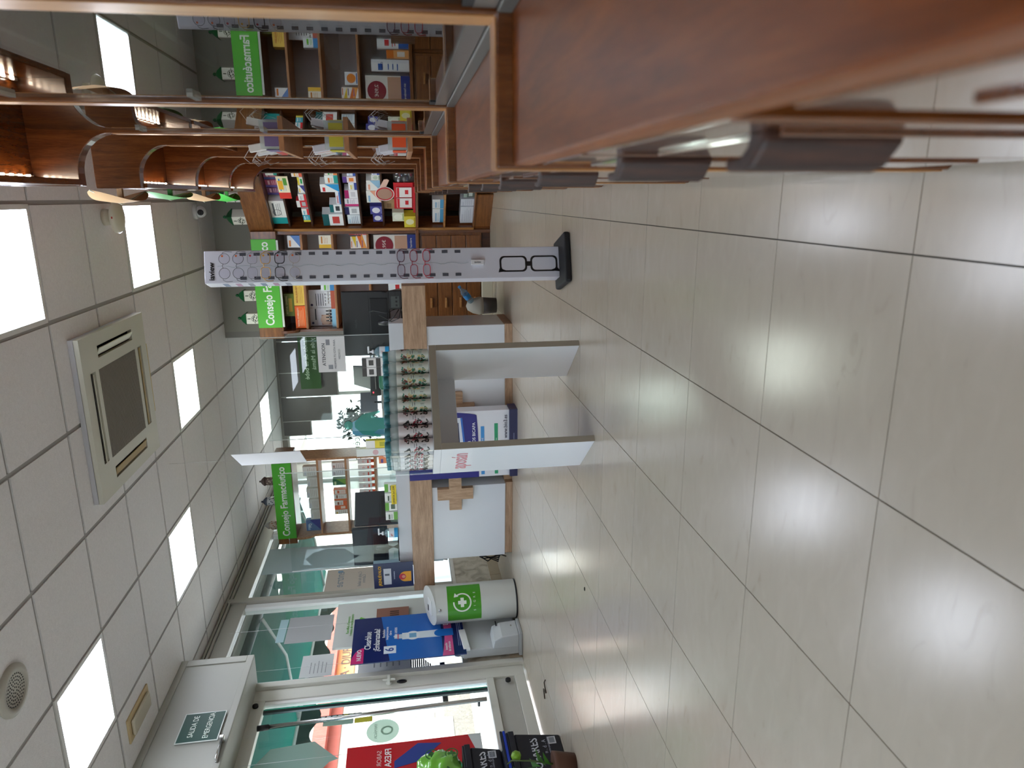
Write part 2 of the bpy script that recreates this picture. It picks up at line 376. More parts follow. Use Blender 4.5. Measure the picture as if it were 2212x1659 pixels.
hd = MB(); hd.lathe([(.024, 0), (.024, .012), (.012, .016)], 16); hd.box(-.011, .011, -.05, .05, .03, .045); hd.box(-.008, .008, -.008, .008, .01, .04); hd.box(-.05, .05, -.008, .008, .03, .042)
hd.build('door_handle', DG, door, (.03, 4.905-4.4, 1.1), (0, PI/2, 0), .003)
MB().lathe([(.0, 0), (.03, 0), (.03, .008), (.02, .012)], 16, sx=1.3, sy=.65).build('lock_plate', BLACK, door, (.03, 4.91-4.4, 1.0), (0, PI/2, 0))
BOXG = plain('#a9a9a0', .5, name='shutter_box_paint')
sb = struct(MB().box(XL-.0, -3.47, 2.6, 5.05, 2.13, HC).build('trim_1', BOXG, bevel=.004))
fr = MB(); fr.box(-3.472, -3.46, 2.6, 5.05, 2.13, 2.18); fr.box(-3.472, -3.46, 2.6, 5.05, 2.62, HC); fr.box(-3.472, -3.46, 4.98, 5.05, 2.18, 2.62)
fr.build('shutter_box_frame', BOXG, sb, bevel=.004)

# ================================================================== RIGHT-HAND WOODEN CABINETS
DY = [-.10, 1.03, 2.064, 3.0, 3.655, 4.61, 5.47, 6.36]; DT = .06
XF, XI, ZLIP, ZLEDGE, ARCH0, ARCH1, CTOP = .039, .2365, .7225, .70, 1.918, 2.055, 2.30
def side_profile(top=None):
    top = top or CTOP
    p = [(XR-.005, .0), (XF+.01, .0), (XF, .012), (XF, ZLIP), (XI, ZLIP), (XI, ARCH0)]
    p += [(x, z) for x, z in arc(XI-.146, ARCH0, .146, 0, 90, 10, ARCH1-ARCH0)][1:]
    p += [(XF+.005, ARCH1), (XF+.005, top), (XR-.005, top)]
    return p
def pull_handle(parent, y, z=.507, h=.106):
    # curved wooden pull: a hooked profile standing proud of the door
    prof = [(XF+.006, -.03), (XF-.003, -.03), (XF-.010, -.022), (XF-.019, -.012), (XF-.022, .0), (XF-.021, .028), (XF-.012, .031), (XF-.011, .006), (XF-.004, -.004), (XF+.006, -.006)]
    MB().prism([(px-XF, py) for px, py in prof], 'z', 0, h).build('pull_handle', wood('handle_wood', '#1c0d07', '#2c150c', '#4a2818', (8, 8, 1), .6, 0), parent, (XF, y, z), bevel=.003)
BAYS = ['nearest the camera', 'with a mirror-like glass door', 'with the narrow glass door', '', 'first of the far open pair', 'last before the diagonal corner']
for k in range(7):
    y0, y1 = DY[k]+DT, DY[k+1]
    lab = ['red-brown wooden wall cabinet nearest the camera with glossy ledge', 'wooden wall cabinet whose wide glass front mirrors the glasses stand',
           'wooden wall cabinet with the narrower mirroring glass front', 'open wooden bay with three shelves of hanging packets',
           'open wooden bay just past the shelves of hanging packets', 'middle open wooden bay past the shelves of hanging packets', 'last open wooden bay before the diagonal corner unit'][k]
    t = thing('wall_cabinet', lab, 'cabinet', (0, y0, 0), 0, 'wooden cabinets along the right wall')
    def P(name, m, xa, xb, ya, yb, za, zb, bv=.002, par=None): return bx(name, m, par or t, xa, xb, ya-y0, yb-y0, za, zb, bv)
    # far side panel with its arch
    CT = CTOP if k < 3 else 2.245
    MB().prism(side_profile(CTOP if k < 3 else 2.25), 'y', y1-y0+.001, y1-y0+DT-.001).build('side_panel', CHERRY_V, t, bevel=.003)
    # paler strips paint the light caught by the panel's front and top edges
    e = MB(); e.box(XI-.002, XI+.001, y1-y0+.004, y1-y0+DT-.004, ZLIP+.002, ARCH0); e.box(XF, XI, y1-y0+.004, y1-y0+DT-.004, ZLIP-.001, ZLIP+.0015)
    e.box(XF-.002, XF+.001, y1-y0+.004, y1-y0+DT-.004, .02, ZLIP)
    e.build('lit_edge_strip', EDGE, t)
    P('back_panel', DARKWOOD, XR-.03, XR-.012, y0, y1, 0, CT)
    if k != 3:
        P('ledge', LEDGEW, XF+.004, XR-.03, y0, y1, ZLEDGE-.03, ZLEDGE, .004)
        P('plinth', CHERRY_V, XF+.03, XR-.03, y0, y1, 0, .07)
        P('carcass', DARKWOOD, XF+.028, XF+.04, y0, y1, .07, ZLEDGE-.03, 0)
        if k == 0: doors = [(y0+.015, .355), (.42, .76), (.78, y1-.012)]; hs = [.06, .505, .825]
        else:
            n = 2; wd = (y1-y0)/n
            doors = [(y0+wd*j+.012, y0+wd*(j+1)-.012) for j in range(n)]; hs = [d[0]+.06 for d in doors]
            if k == 1: hs = [1.30, 1.80]
        for (a, b), hy in zip(doors, hs):
            d = P('cabinet_door', DOORW, XF+.004, XF+.026, a, b, .075, ZLEDGE-.036, .003)
            cyy, czz = (a+b)/2, .075
            pr = MB().box(-.0035, .001, -(b-a)/2+.05, (b-a)/2-.05, .06, ZLEDGE-.036-.075-.06).build('door_panel', DOORW, d, (-.011, 0, 0), bevel=.003)
            pull_handle(t, hy-y0)
    else:
        P('plinth', CHERRY_V, XF+.02, XR-.03, y0, y1, 0, .62)
    # canopy with front valance and led strip
    if k != 3:
        MB().box(XF+.006, XR-.03, 0, y1-y0, CT-.03+.02, CT-.012+.015).build('canopy_top', CHERRY_H, t)
        c = P('valance', CHERRY_H, XF+.008, XF+.03, y0, y1, ARCH1-.01, CT-.03+.02, .002)
        P('canopy_soffit', CHERRY_H, XF+.03, XR-.03, y0, y1, 2.215, 2.23, 0)
        strip = P('light_strip', plain('#e8e2d8', .5), XF+.034, XF+.044, y0+.02, y1-.02, 2.203, 2.215, 0)
        led = MB(); n = int((y1-y0)/.06)
        for j in range(n):
            led.box(-.006, .006, .03+.06*j-.008-(y1-y0)/2, .03+.06*j+.008-(y1-y0)/2, -.006, 0)
        o = led.build('light_strip_diodes', LED, t, (XF+.039, (y1-y0)/2, 2.203)); o['kind'] = 'stuff'
    if k in (0, 1, 2):
        # aluminium track and sliding glass doors, very slightly out of line with the wall
        P('track', plain('#6d6a66', .4, metal=.6), XI+.002, XI+.05, y0, y1, ZLEDGE, ZLEDGE+.022)
        P('track_lip', plain('#4a4744', .4, metal=.6), XI+.026, XI+.034, y0, y1, ZLEDGE+.022, ZLEDGE+.034, 0)
        L = y1-y0
        g = MB().box(-.003, .003, -L/2+.004, L/2-.004, 0, 1.46).build('sliding_glass', CABGLASS, t, (XI+.0125, L/2, ZLEDGE+.024))
        MB().box(-.006, .006, -L/2+.004, L/2-.004, 0, .03).build('bottom_rail', plain('#7c7975', .3, metal=.7), g)
        MB().box(-.006, .006, L/2-.06, L/2-.006, .03, .045).build('runner', BLACKM, g)
        for zz in (.62, 1.05): bx('finger_pull', clear('finger_pull_plastic', '#dfe6dc', 1.5, .25), g, -.012, -.003, L/2-.14, L/2-.06, zz, zz+.014)
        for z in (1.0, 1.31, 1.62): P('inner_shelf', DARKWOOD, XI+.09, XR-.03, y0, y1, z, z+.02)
    if k in (4, 5, 6):
        for z in (.98, 1.26, 1.54, 1.8): P('inner_shelf', CHERRY_H, XI+.03, XR-.03, y0, y1, z, z+.022)
    if k == 3:
        for z in (1.3245, 1.071, .817): P('shelf', SHELFWOOD, .18, XR-.03, y0+.002, y1-.002, z-.02, z, .002)
# the near side panel of the run, just out of view
tag(MB().prism(side_profile(), 'y', DY[0], DY[0]+DT-.001).build('cabinet_end_panel', CHERRY_V, bevel=.003), 'wooden cabinet end panel beside the viewer', 'panel')

# ---- packets on the three shelves of the open bay
def tray(z, col, label, packs):
    y0 = DY[3]+DT
    t = thing('display_tray', label, 'display tray', (.19, y0+.05, z), 0, 'clear plastic trays on the open bay shelves')
    s = MB(); s.box(0, .003, 0, .44, 0, .06); s.box(0, .2, 0, .003, 0, .08); s.box(0, .2, .437, .44, 0, .08); s.box(0, .2, 0, .44, 0, .003)
    s.build('tray', ACRYL2, t)
    bx('front_insert', plain(col, .5), t, -.004, -.001, .02, .12, .006, .062); bx('front_insert', plain(col, .5), t, .01, .06, -.004, -.001, .006, .062)
    for j in range(packs):
        h = .09+.05*random.random()
        o = bx('hanging_packet', plain(random.choice(('#d9d6d3', '#cfc9d0', '#e3dfdc', '#b9b2b0', '#d8b8b4')), .4), None, .20, .23, y0+.08+.056*j, y0+.105+.056*j, z, z+h, .003)
        o.rotation_euler = (0, -.18, 0); o.location.x = .215; o.location.z = z+.004
        tag(o, f'thin pale packet, {ORD[j]} from the near end of the {label.split(" with ")[0].split()[-1] if 0 else label.split(",")[0]}'[:95], 'packet', 'packets standing in the plastic trays')
        wire = MB().tube([(.0, 0, h), (-.03, 0, h+.03), (-.055, 0, h+.01), (-.05, 0, h-.03)], .0012, 5).build('hang_wire', plain('#d9d4cf', .3), o)
tray(1.3245, '#6a5a86', 'top shelf tray, clear plastic with violet inserts', 6)
tray(1.071, '#b9ad2e', 'middle shelf tray, clear plastic with yellow inserts', 6)
tray(.817, '#e2521d', 'bottom shelf tray, clear plastic with orange inserts', 5)

# ---- green leaf-shaped signs on the canopy edge
LEAFM = plain('#53c351', .45); 
TANM = plain('#b99568', .7)
for (y, z, half, col, out, lab) in ((3.90, 2.235, .36, TANM, .05, 'tan-backed leaf sign at the near end of the far canopy'), (4.62, 2.21, .42, LEAFM, .035, 'bright green leaf sign above the middle of the far canopy'),
                                    (5.42, 2.22, .36, TANM, .05, 'tan and white leaf sign behind the green one'), (6.02, 2.20, .30, LEAFM, .055, 'bright green leaf sign next to the corner unit')):
    t = thing('leaf_sign', lab, 'sign', (XF, y, z), 0, 'leaf signs on the cabinet canopy')
    lv = MB(); N_ = 16
    vs = []
    for q in range(N_+1):
        u = q/N_; yy = -half+2*half*u; bow = -out*math.sin(PI*u)-.003; hh = .085*math.sin(PI*u)**.7+.002
        vs += [(bow, yy, -hh), (bow-.012*math.sin(PI*u), yy, .0), (bow, yy, hh)]
    lv.add(vs, [(3*q+r_, 3*q+3+r_, 3*q+4+r_, 3*q+1+r_) for q in range(N_) for r_ in (0, 1)], 0, True)
    lv.build('leaf', col, t, fix=False)
    MB().tube([(-.004, -half, 0), (-out*.7-.004, -half*.5, .0), (-out-.018, 0, 0), (-out*.7-.004, half*.5, 0), (-.004, half, 0)], .003, 5).build('leaf_rib', plain('#dfe8d6', .5), t)
    bx('mounting_tab', col, t, -out-.004, .008, -.01, .01, -.012, .012)

# ================================================================== PRODUCT BOXES
INK = plain('#4a4d55', .6, name='print_grey')
def pack(name, label, cat, group, org, rz, x0, x1, z0, z1, y0, d, cols, style=0, word=None, tcol='#ffffff'):
    w_, h_ = abs(x1-x0), z1-z0
    q = Matrix.Rotation(rz, 3, 'Z') @ Vector(((x0+x1)/2, y0+d/2, z0)); loc = Vector(org)+q
    m = MB().box(-w_/2, w_/2, -d/2, d/2, 0, h_, 0)
    ms = [plain(c, .4) for c in cols]; F = -d/2-.0007
    def R(a, b, c, e, mi, lift=0): m.add([(-w_/2+a*w_, F-lift, c*h_), (-w_/2+b*w_, F-lift, c*h_), (-w_/2+b*w_, F-lift, e*h_), (-w_/2+a*w_, F-lift, e*h_)], [(0, 1, 2, 3)], mi)
    def lines(a, b, zs, mi, th=.025):
        for z in zs: R(a, b-.12*random.random(), z, z+th, mi, .0004)
    if len(ms) < 3: ms.append(INK)
    if style == 0: R(.0, 1, 0, .32, 1); R(.08, .7, .62, .76, 2, .0003); lines(.08, .8, (.42, .5), 2)
    elif style == 1: R(0, .28, 0, 1, 1); R(.36, .9, .7, .82, 2, .0003); lines(.36, .92, (.3, .42, .54), 2)
    elif style == 2: R(0, 1, .68, 1, 1); R(.2, .8, .18, .52, 2, .0003)
    elif style == 3: m.add([(-w_/2, F, 0), (w_/2, F, 0), (w_/2, F, .75*h_)], [(0, 1, 2)], 1); R(.08, .6, .74, .88, 2, .0003)
    elif style == 4: lines(.1, .9, (.2, .34, .48, .62), 2); R(.1, .55, .76, .9, 1, .0003)
    elif style == 5:
        r = .36*min(w_, h_); m.add([(r*math.cos(2*PI*k/18), F, h_*.5+r*math.sin(2*PI*k/18)) for k in range(18)], [list(range(18))], 1); R(.1, .9, .04, .12, 2, .0003)
    elif style == 6: R(.06, .94, .08, .92, 1); R(.2, .8, .56, .72, 2, .0004); lines(.2, .8, (.2, .32, .42), 2)
    o = m.build(name, ms, None, loc, (0, 0, rz), fix=False)
    tag(o, label, cat, group)
    if word: text(word, min(h_*.24, w_/max(len(max(word.split(chr(10)), key=len)), 1)*1.5), plain(tcol, .5), o, (0, F-.001, h_*.72), bold=.01)
    return o

# ================================================================== BACK: CABINET UNDER THE GREEN SIGN
SY = 6.95
t = thing('sign_cabinet', 'wooden shelf cabinet under the green sign behind the glasses stand', 'cabinet', (-.8, SY, 0))
def S(name, m, xa, xb, ya, yb, za, zb, bv=.003, par=None): return bx(name, m, par or t, xa+.8, xb+.8, ya-SY, yb-SY, za, zb, bv)
S('side_panel', CHERRY_V, -.335, -.30, SY, SY+.42, 0, 2.02)
prof = [(0, .72), (.0, 1.86)] + [(-.0-.07*math.sin(a), 1.86+.14*(1-math.cos(a))) for a in [PI/2*q/8 for q in range(1, 9)]] + [(-.07, 2.02), (.42, 2.02), (.42, .72)]
MB().prism([(a, b) for a, b in prof], 'x', -.0125, .0125).build('side_panel', CHERRY_V, t, (-1.245+.8, 0, 0), bevel=.002)
S('side_panel', CHERRY_V, -1.258, -1.233, SY, SY+.42, 0, .72)
S('back_panel', plain('#bdb8be', .6, name='grey_back_board'), -1.233, -.335, SY+.40, SY+.42, .72, 2.0, 0)
for z in (1.80, 1.515, 1.185): S('shelf', SHELFWOOD, -1.233, -.335, SY+.02, SY+.40, z-.022, z)
S('ledge', CHERRY_X, -1.26, -.30, SY-.03, SY+.42, .69, .72)
S('plinth', DARKWOOD, -1.25, -.31, SY+.01, SY+.4, 0, .08)
S('carcass', DARKWOOD, -1.25, -.31, SY+.022, SY+.4, .08, .69, 0)
for j, (xa, xb) in enumerate(((-.76, -.335), (-1.23, -.775))):
    S('frame', CHERRY_X, xa-.005, xb+.005, SY+.005, SY+.02, .085, .685)
    for q in range(4):
        d = S('drawer', CHERRY_X, xa+.02, xb-.02, SY-.012, SY+.01, .10+.143*q, .236+.143*q, .004)
        bx('drawer_pull', EDGE, d, -.05, .05, -.035, -.011, .05, .07, .004)
S('cornice', CHERRY_X, -1.30, -.30, SY-.06, SY+.42, 2.0, 2.225, .004); S('cornice_bead', EDGE, -1.303, -1.297, SY-.063, SY+.42, 2.0, 2.228)
sg = S('sign_board', GREEN, -1.195, -.37, SY-.075, SY-.061, 2.005, 2.225, .002)
text('Consejo Farmacéutico', .108, plain('#f2f5ee', .5), sg, (-.0, -.0085, .105), name='lettering', bold=.04, sx=.79)
bx('sign_light_strip', plain('#cfd6cf', .4), t, -.39, .42, -.074, -.06, 1.985, 2.003)
G1 = 'products on the shelves under the green sign'
def sp(x0, x1, z0, z1, cols, style, label, word=None, d=.1, y=.04, name='product_box', cat='box', tcol='#ffffff'):
    return pack(name, label, cat, G1, (0, SY, 0), 0, x0, x1, z0, z1, y, d, cols, style, word, tcol)
sp(-1.106, -.891, 1.907, 2.0, ('#6b7a16', '#4e5c0e', '#c9a227'), 2, 'olive-green ginseng box lying above the yellow box', 'REVITAL GINSENG', tcol='#e8d9a0').location.z = 1.902
sp(-1.005, -.789, 1.801, 1.9, ('#f0c957', '#f0c957', '#b3471a'), 4, 'yellow royal jelly box left of the glasses stand', 'REVITAL JALEA REAL', d=.12, tcol='#b3301a')
sp(-1.226, -1.010, 1.801, 1.9, ('#f4691c', '#e8540f', '#ffd9a0'), 4, 'orange vitamin box at the left end of its shelf', 'REVITAL VITAMINADO', d=.12, tcol='#fff0d8')
def mascara(x0, label, col, strip, dark):
    tt = thing('display_stand', label, 'display', ((x0+.09), SY+.12, 1.516), 0, 'counter displays holding cosmetic tubes')
    bx('back_card', plain('#dcdadf', .5), tt, -.088, .088, .04, .044, 0, .26)
    bx('front_lip', plain(strip, .5), tt, -.088, .088, -.05, -.045, 0, .042, .001)
    if dark:
        bx('portrait_print', plain('#b58a78', .6), tt, -.08, .02, .0385, .0398, .06, .15); bx('brush_print', plain('#22232e', .6), tt, -.03, .08, .0385, .0398, .2, .21)
        MB().lathe([(.0, 0), (.045, .0), (.05, .002)], 16).build('eye_print', plain('#d8b8a6', .6), tt, (-.03, .038, .11), (PI/2, 0, 0))
    else:
        for q in range(5): bx('print_line', INK, tt, -.07, .05, .0385, .0398, .1+.022*q, .106+.022*q)
    MB().lathe([(0, 0), (.012, 0), (.012, .001)], 14).build('round_seal', plain('#3b3d66', .5), tt, (-.06, .0385, .235), (PI/2, 0, 0))
    for q in range(4):
        x = -.03+.032*q
        tb = MB().lathe([(.011, .0), (.012, .03), (.012, .07), (.006, .08), (.006, .1)], 12).build('tube', plain(col, .3), tt, (x, -.02, .0))
        MB().lathe([(.0125, .062), (.0125, .072)], 12).build('tube_ring', STEEL, tb)
mascara(-1.05, 'grey display card with white tubes on the sign cabinet shelf', '#e4e4e6', '#b85a44', False)
mascara(-1.2295, 'display card with a face print and black mascara tubes', '#1c1c2a', '#8fc3e6', True)
sp(-.868, -.79, 1.516, 1.641, ('#e9edf0', '#3f8fd0', '#6fbf3a'), 0, 'white and blue box beside the left edge of the glasses stand', d=.08)
sp(-.455, -.345, 1.801, 1.915, ('#ececee', '#5b87c9', '#e8892b'), 3, 'white and blue ampoule box at the right end, top shelf')
sp(-.464, -.345, 1.516, 1.628, ('#f2ecd9', '#e8b92e', '#c97f2a'), 1, 'cream and yellow box at the right end, second shelf')
sp(-.47, -.345, 1.186, 1.235, ('#f0a34a', '#f3f0ea', '#8b3d8e'), 3, 'orange and white box at the bottom of a stack of three', d=.09)
sp(-.47, -.355, 1.2355, 1.285, ('#f3ede6', '#e87326', '#5d4a7a'), 3, 'white and orange box in the middle of a stack of three', d=.09)
sp(-.47, -.36, 1.2855, 1.335, ('#f4e9dd', '#e6c628', '#e0702a'), 3, 'white and yellow box on top of a stack of three', d=.09)
sp(-.343, -.3365, 1.186, 1.345, ('#d8363b', '#d8363b', '#f4f4f4'), 4, 'thin red box standing at the right end of the third shelf', d=.1)
sp(-.60, -.49, 1.186, 1.30, ('#e6e9ef', '#e8892b', '#4a6fb5'), 5, 'round-printed white box peeping out right of the glasses stand', d=.07)
c = thing('cardboard_display', 'slimming display card with a reclining figure and red price disc', 'display', (-.447, SY+.06, .7205), 0)
bx('card', plain('#e9e6df', .5), c, -.13, .10, 0, .006, 0, .40); MB().prism(arc(.0, .30, .085, 0, 360, 24), 'y', -.003, -.0005).build('price_disc', plain('#8e1f33', .5), c)
text('2,95€', .045, plain('#f3ede4', .5), c, (.0, -.004, .30)); bx('photo_print', plain('#c99f86', .6), c, -.12, .09, -.0022, -.0004, .07, .2); bx('blue_footer', plain('#2b3f8f', .5), c, -.13, .10, -.0026, -.0003, 0, .08)
text('sin hambre', .03, plain('#f3ede4', .5), c, (0, -.004, .045))
sp(-1.0, -.90, .7205, .83, ('#f4f4f2', '#d9362f', '#4f7fc0'), 4, 'white bottle box behind the monitor on the ledge', d=.06)
sp(-.88, -.80, .7205, 1.0, ('#eef1f4', '#2f62b5', '#d9363b'), 0, 'tall white and blue box behind the card terminal', d=.06)
sp(-.79, -.72, .7205, .92, ('#f4b06a', '#e27b25', '#f6f2ea'), 2, 'orange-topped box behind the card terminal', d=.06)
sp(-.71, -.61, .7205, 1.06, ('#f1f3f5', '#e6e9ee', '#2f62b5'), 1, 'white tooth-care box behind the glasses stand edge', 'Olivia', d=.06, tcol='#273a7a')

# jars along the top of the sign cabinet: white boxes with green roof lids
G2 = 'white jars with green roof lids along the cabinet tops'
def roof_jar(x, y, z, rz, label):
    j = thing('pharmacy_jar', label, 'jar', (x, y, z), rz, G2)
    MB().box(-.05, .05, -.05, .05, 0, .125).build('jar_body', plain('#e7e4da', .3), j, bevel=.006)
    MB().add([(-.058, -.058, .125), (.058, -.058, .125), (.058, .058, .125), (-.058, .058, .125), (-.03, -.03, .165), (.03, -.03, .165), (.03, .03, .165), (-.03, .03, .165), (-.008, -.008, .185), (.008, -.008, .185), (.008, .008, .185), (-.008, .008, .185)],
             [(0, 3, 2, 1), (0, 1, 5, 4), (1, 2, 6, 5), (2, 3, 7, 6), (3, 0, 4, 7), (4, 5, 9, 8), (5, 6, 10, 9), (6, 7, 11, 10), (7, 4, 8, 11), (8, 9, 10, 11)]).build('jar_lid', plain('#175c34', .3), j, bevel=.004)
    MB().lathe([(.012, 0), (.016, .012), (.008, .024), (0, .026)], 12).build('lid_knob', plain('#175c34', .3), j, (0, 0, .185))
    dk = plain('#33402c', .5); m = MB()
    m.prism(ring_pts(0, .045, .028, .032, 0, 360, 20), 'y', -.0512, -.0502); m.box(-.004, .004, -.0512, -.0502, .085, .112); m.box(-.045, -.034, -.0512, -.0502, .042, .048); m.box(.034, .045, -.0512, -.0502, .042, .048)
    for a in (20, 75, 130, 200, 290): m.prism([(.018*math.cos(math.radians(a))+.009*math.cos(q), .045+.016*math.sin(math.radians(a))+.006*math.sin(q)) for q in [2*PI*k/8 for k in range(8)]], 'y', -.0512, -.0503)
    m.build('plant_emblem', dk, j)
for x, lab in ((-1.12, 'jar with green roof lid at the left end of the green sign'), (-.90, 'green-lidded jar, second from the left above the green sign'), (-.56, 'green-lidded jar just right of the glasses stand top')):
    roof_jar(x, SY+.08, 2.228, 0, lab)
roof_jar(-.17, 6.93, 2.245, -PI/4, 'green-lidded jar above the wooden corner unit cornice')
roof_jar(.03, 6.73, 2.245, -PI/4, 'green-lidded jar partly behind the leaf sign')

# ================================================================== DIAGONAL CORNER UNIT
CO, CR = Vector((-.30, 6.96, 0)), -PI/4
cu = thing('corner_cabinet', 'dark open wooden corner unit full of small medicine boxes', 'cabinet', CO, CR)
def K(name, m, xa, xb, ya, yb, za, zb, bv=.003, par=None): return bx(name, m, par or cu, xa, xb, ya, yb, za, zb, bv)
K('side_panel', CHERRY_V, .002, .02, -.0, .16, 0, 2.02); K('side_post', EDGE, .002, .032, -.012, .0, .16, 2.02)
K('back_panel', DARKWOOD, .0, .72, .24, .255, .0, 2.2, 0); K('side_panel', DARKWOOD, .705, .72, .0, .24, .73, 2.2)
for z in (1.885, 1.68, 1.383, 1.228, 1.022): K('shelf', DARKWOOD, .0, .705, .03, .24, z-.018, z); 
K('ledge', CHERRY_X, -.0, .50, -.01, .24, .69, .716); K('low_shelf', EDGE, -.0, .47, .0, .24, .435, .452); K('low_base', CHERRY_X, 0, .47, .0, .24, .155, .17)
K('plinth', CHERRY_X, .0, .44, .01, .03, 0, .168); K('cornice', CHERRY_X, .015, .70, -.03, .24, 2.02, 2.235, .004)
G3 = 'small boxes crowded in the wooden corner unit'
def cp(x0, x1, z0, z1, cols, style, label, word=None, d=.06, y=.05, name='medicine_box', cat='box', tcol='#ffffff'):
    x0 = max(x0, .034); x1 = max(x1, x0+.05)
    for zs in (1.004, 1.210, 1.365, 1.662, 1.867, 2.018):      # stay under the next shelf
        if z0 < zs: z1 = min(z1, zs-.002); break
    return pack(name, label, cat, G3, CO, CR, x0, x1, z0, z1, y, d, cols, style, word, tcol)
# top shelf (z 1.885)
cp(.636, .70, 1.886, 1.985, ('#eef2f0', '#2aa59a', '#ffffff'), 0, 'white and teal box at the far right of the top corner shelf')
for q, (col, c2) in enumerate((('#7d4a6e', '#4a3f86'), ('#b04a6a', '#5c4a9a'), ('#a85a74', '#3f4a8a'))):
    tt = cp(.36+.092*q, .445+.092*q, 1.886, 2.03, (col, c2, '#e6b8c4'), 1, f'pink blister card with a violet pen, {ORD[q]} from left on top corner shelf', d=.02, y=.10)
o = cp(.40, .66, 1.886, 1.985, ('#f4e9c8', '#e0362c', '#3f9fd8'), 1, 'colourful children card with a red left edge hanging off the top shelf', d=.004, y=.012, name='promo_card', cat='card'); o.location.z = 1.80
bx('sun_print', plain('#f0b429', .5), o, -.02, .08, -.0042, -.0032, .05, .09); bx('leaf_print', plain('#5aa23a', .5), o, .03, .11, -.0042, -.0032, .015, .045)
o = cp(.055, .345, 1.886, 2.075, ('#eceae6', '#159a9a', '#55585c'), 1, 'large white box with a monitor drawing and teal edge', d=.10, y=.04)
MB().prism(ring_pts(0, .075, .034, .038, 0, 360, 16), 'y', -.0512, -.0502).build('device_print', INK, o)
# second shelf (z 1.68)
for n_, (x0, x1, z1, cols, st) in enumerate(((.065, .15, 1.72, ('#35b1c9', '#e9d23a', '#ffffff'), 1), (.155, .233, 1.72, ('#f1f1ee', '#d9363b', '#35b1c9'), 0), (.255, .335, 1.75, ('#d5303a', '#e7e5e2', '#b5b8bd'), 2), (.338, .415, 1.745, ('#ebe8e6', '#d5303a', '#b5b8bd'), 0), (.43, .52, 1.725, ('#f0eee9', '#3b3f8f', '#f0c32a'), 3), (.523, .615, 1.72, ('#f1efe9', '#e9d23a', '#2fa35a'), 2), (.62, .70, 1.75, ('#f2e6df', '#e6684a', '#f0b04a'), 0))):
    cp(x0, x1, 1.681, z1+.03*random.random(), cols, st, f'small medicine box, {ORD[n_]} from left on the second corner shelf')
# third shelf (z 1.383)
for n_, (x0, x1, z1, cols, st, y) in enumerate(((.017, .183, 1.568, ('#eef0f0', '#12595e', '#c9443f'), 2, .03), (.188, .285, 1.492, ('#f1f3f3', '#0f6b70', '#3a3f45'), 2, .05), (.29, .44, 1.425, ('#eef2f7', '#3f78c9', '#d5505a'), 0, .05), (.45, .543, 1.545, ('#f2f4f5', '#2a9ad8', '#d5303a'), 3, .04), (.546, .635, 1.497, ('#eef3f0', '#2aa59a', '#e6884a'), 0, .05), (.64, .703, 1.487, ('#f3efe6', '#e6884a', '#57b56a'), 0, .05))):
    cp(x0, x1, 1.384, z1, cols, st, f'medicine box, {ORD[n_]} from left on the third corner shelf', y=y, d=.09)
# fourth shelf (z 1.228)
for n_, (x0, x1, z1, cols, st) in enumerate(((.005, .15, 1.345, ('#dfe8ee', '#b7cfe0', '#4a5a8a'), 4), (.158, .252, 1.375, ('#eceef1', '#24245e', '#b5b8bd'), 2), (.265, .36, 1.352, ('#f0eaf0', '#d02a78', '#9a9aa2'), 1), (.363, .462, 1.342, ('#f3f0f3', '#b0246a', '#d8d4da'), 2), (.466, .55, 1.30, ('#eef0f6', '#3a4a9a', '#e8d23a'), 0), (.553, .622, 1.345, ('#f0e4e8', '#5a3a8a', '#e8883a'), 2), (.63, .70, 1.302, ('#e6ecf6', '#3a5ab0', '#c9d4e6'), 0))):
    cp(x0, x1, 1.229, z1, cols, st, f'narrow box, {ORD[n_]} from left on the fourth corner shelf', d=.08)
# fifth shelf (z 1.022)
for n_, (x0, x1, z1, cols, st) in enumerate(((.06, .155, 1.11, ('#4a4a9a', '#e9e9f2', '#8a8ac4'), 5), (.16, .26, 1.13, ('#4a4a9a', '#e9e9f2', '#8a8ac4'), 5), (.31, .455, 1.152, ('#ecebe6', '#e7a287', '#8fb8d8'), 3), (.46, .578, 1.143, ('#edece8', '#9ac4dd', '#e7a287'), 3), (.582, .64, 1.097, ('#e2e6e0', '#b9c8b4', '#5a7a5a'), 5), (.643, .70, 1.09, ('#dfe4f3', '#3f57b0', '#9ab0dd'), 0))):
    cp(x0, x1, 1.023, z1, cols, st, f'carton, {ORD[n_]} from left on the fifth corner shelf', d=.09)
# ledge (z .716)
cp(.02, .18, .717, .822, ('#e2cf3a', '#efe9b8', '#b39a1a'), 5, 'yellow soap box at the left end of the corner ledge', y=.0, d=.08)
cp(.085, .20, .823, .93, ('#dfe3cf', '#eef0e2', '#9ab07a'), 5, 'pale green soap box balanced on the yellow soap box', y=.03, d=.08)
cp(.20, .325, .717, 1.02, ('#b08b62', '#8a6a46', '#4a3a26'), 4, 'brown kraft gift box behind the red stand', y=.08, d=.08)
rd = thing('red_display', 'red corn-plaster stand with a round foot picture on the ledge', 'display', CO+Matrix.Rotation(CR, 3, 'Z') @ Vector((.42, .02, .717)), CR)
bx('stand_back', plain('#c8202c', .5), rd, -.16, .16, .0, .006, 0, .19); bx('stand_tray', plain('#c8202c', .5), rd, -.16, .16, -.05, .0, 0, .02)
for q in range(2):
    cxx = -.075+.13*q
    d_ = bx('hanging_card', plain('#eceae6', .5), rd, cxx-.058, cxx+.058, -.012, -.008, .03, .165); bx('card_header', plain('#d42a34', .5), d_, -.056, .056, -.0032, -.0021, .11, .132); bx('card_print', plain('#d42a34', .5), d_, -.02, .03, -.0032, -.0021, .03, .06)
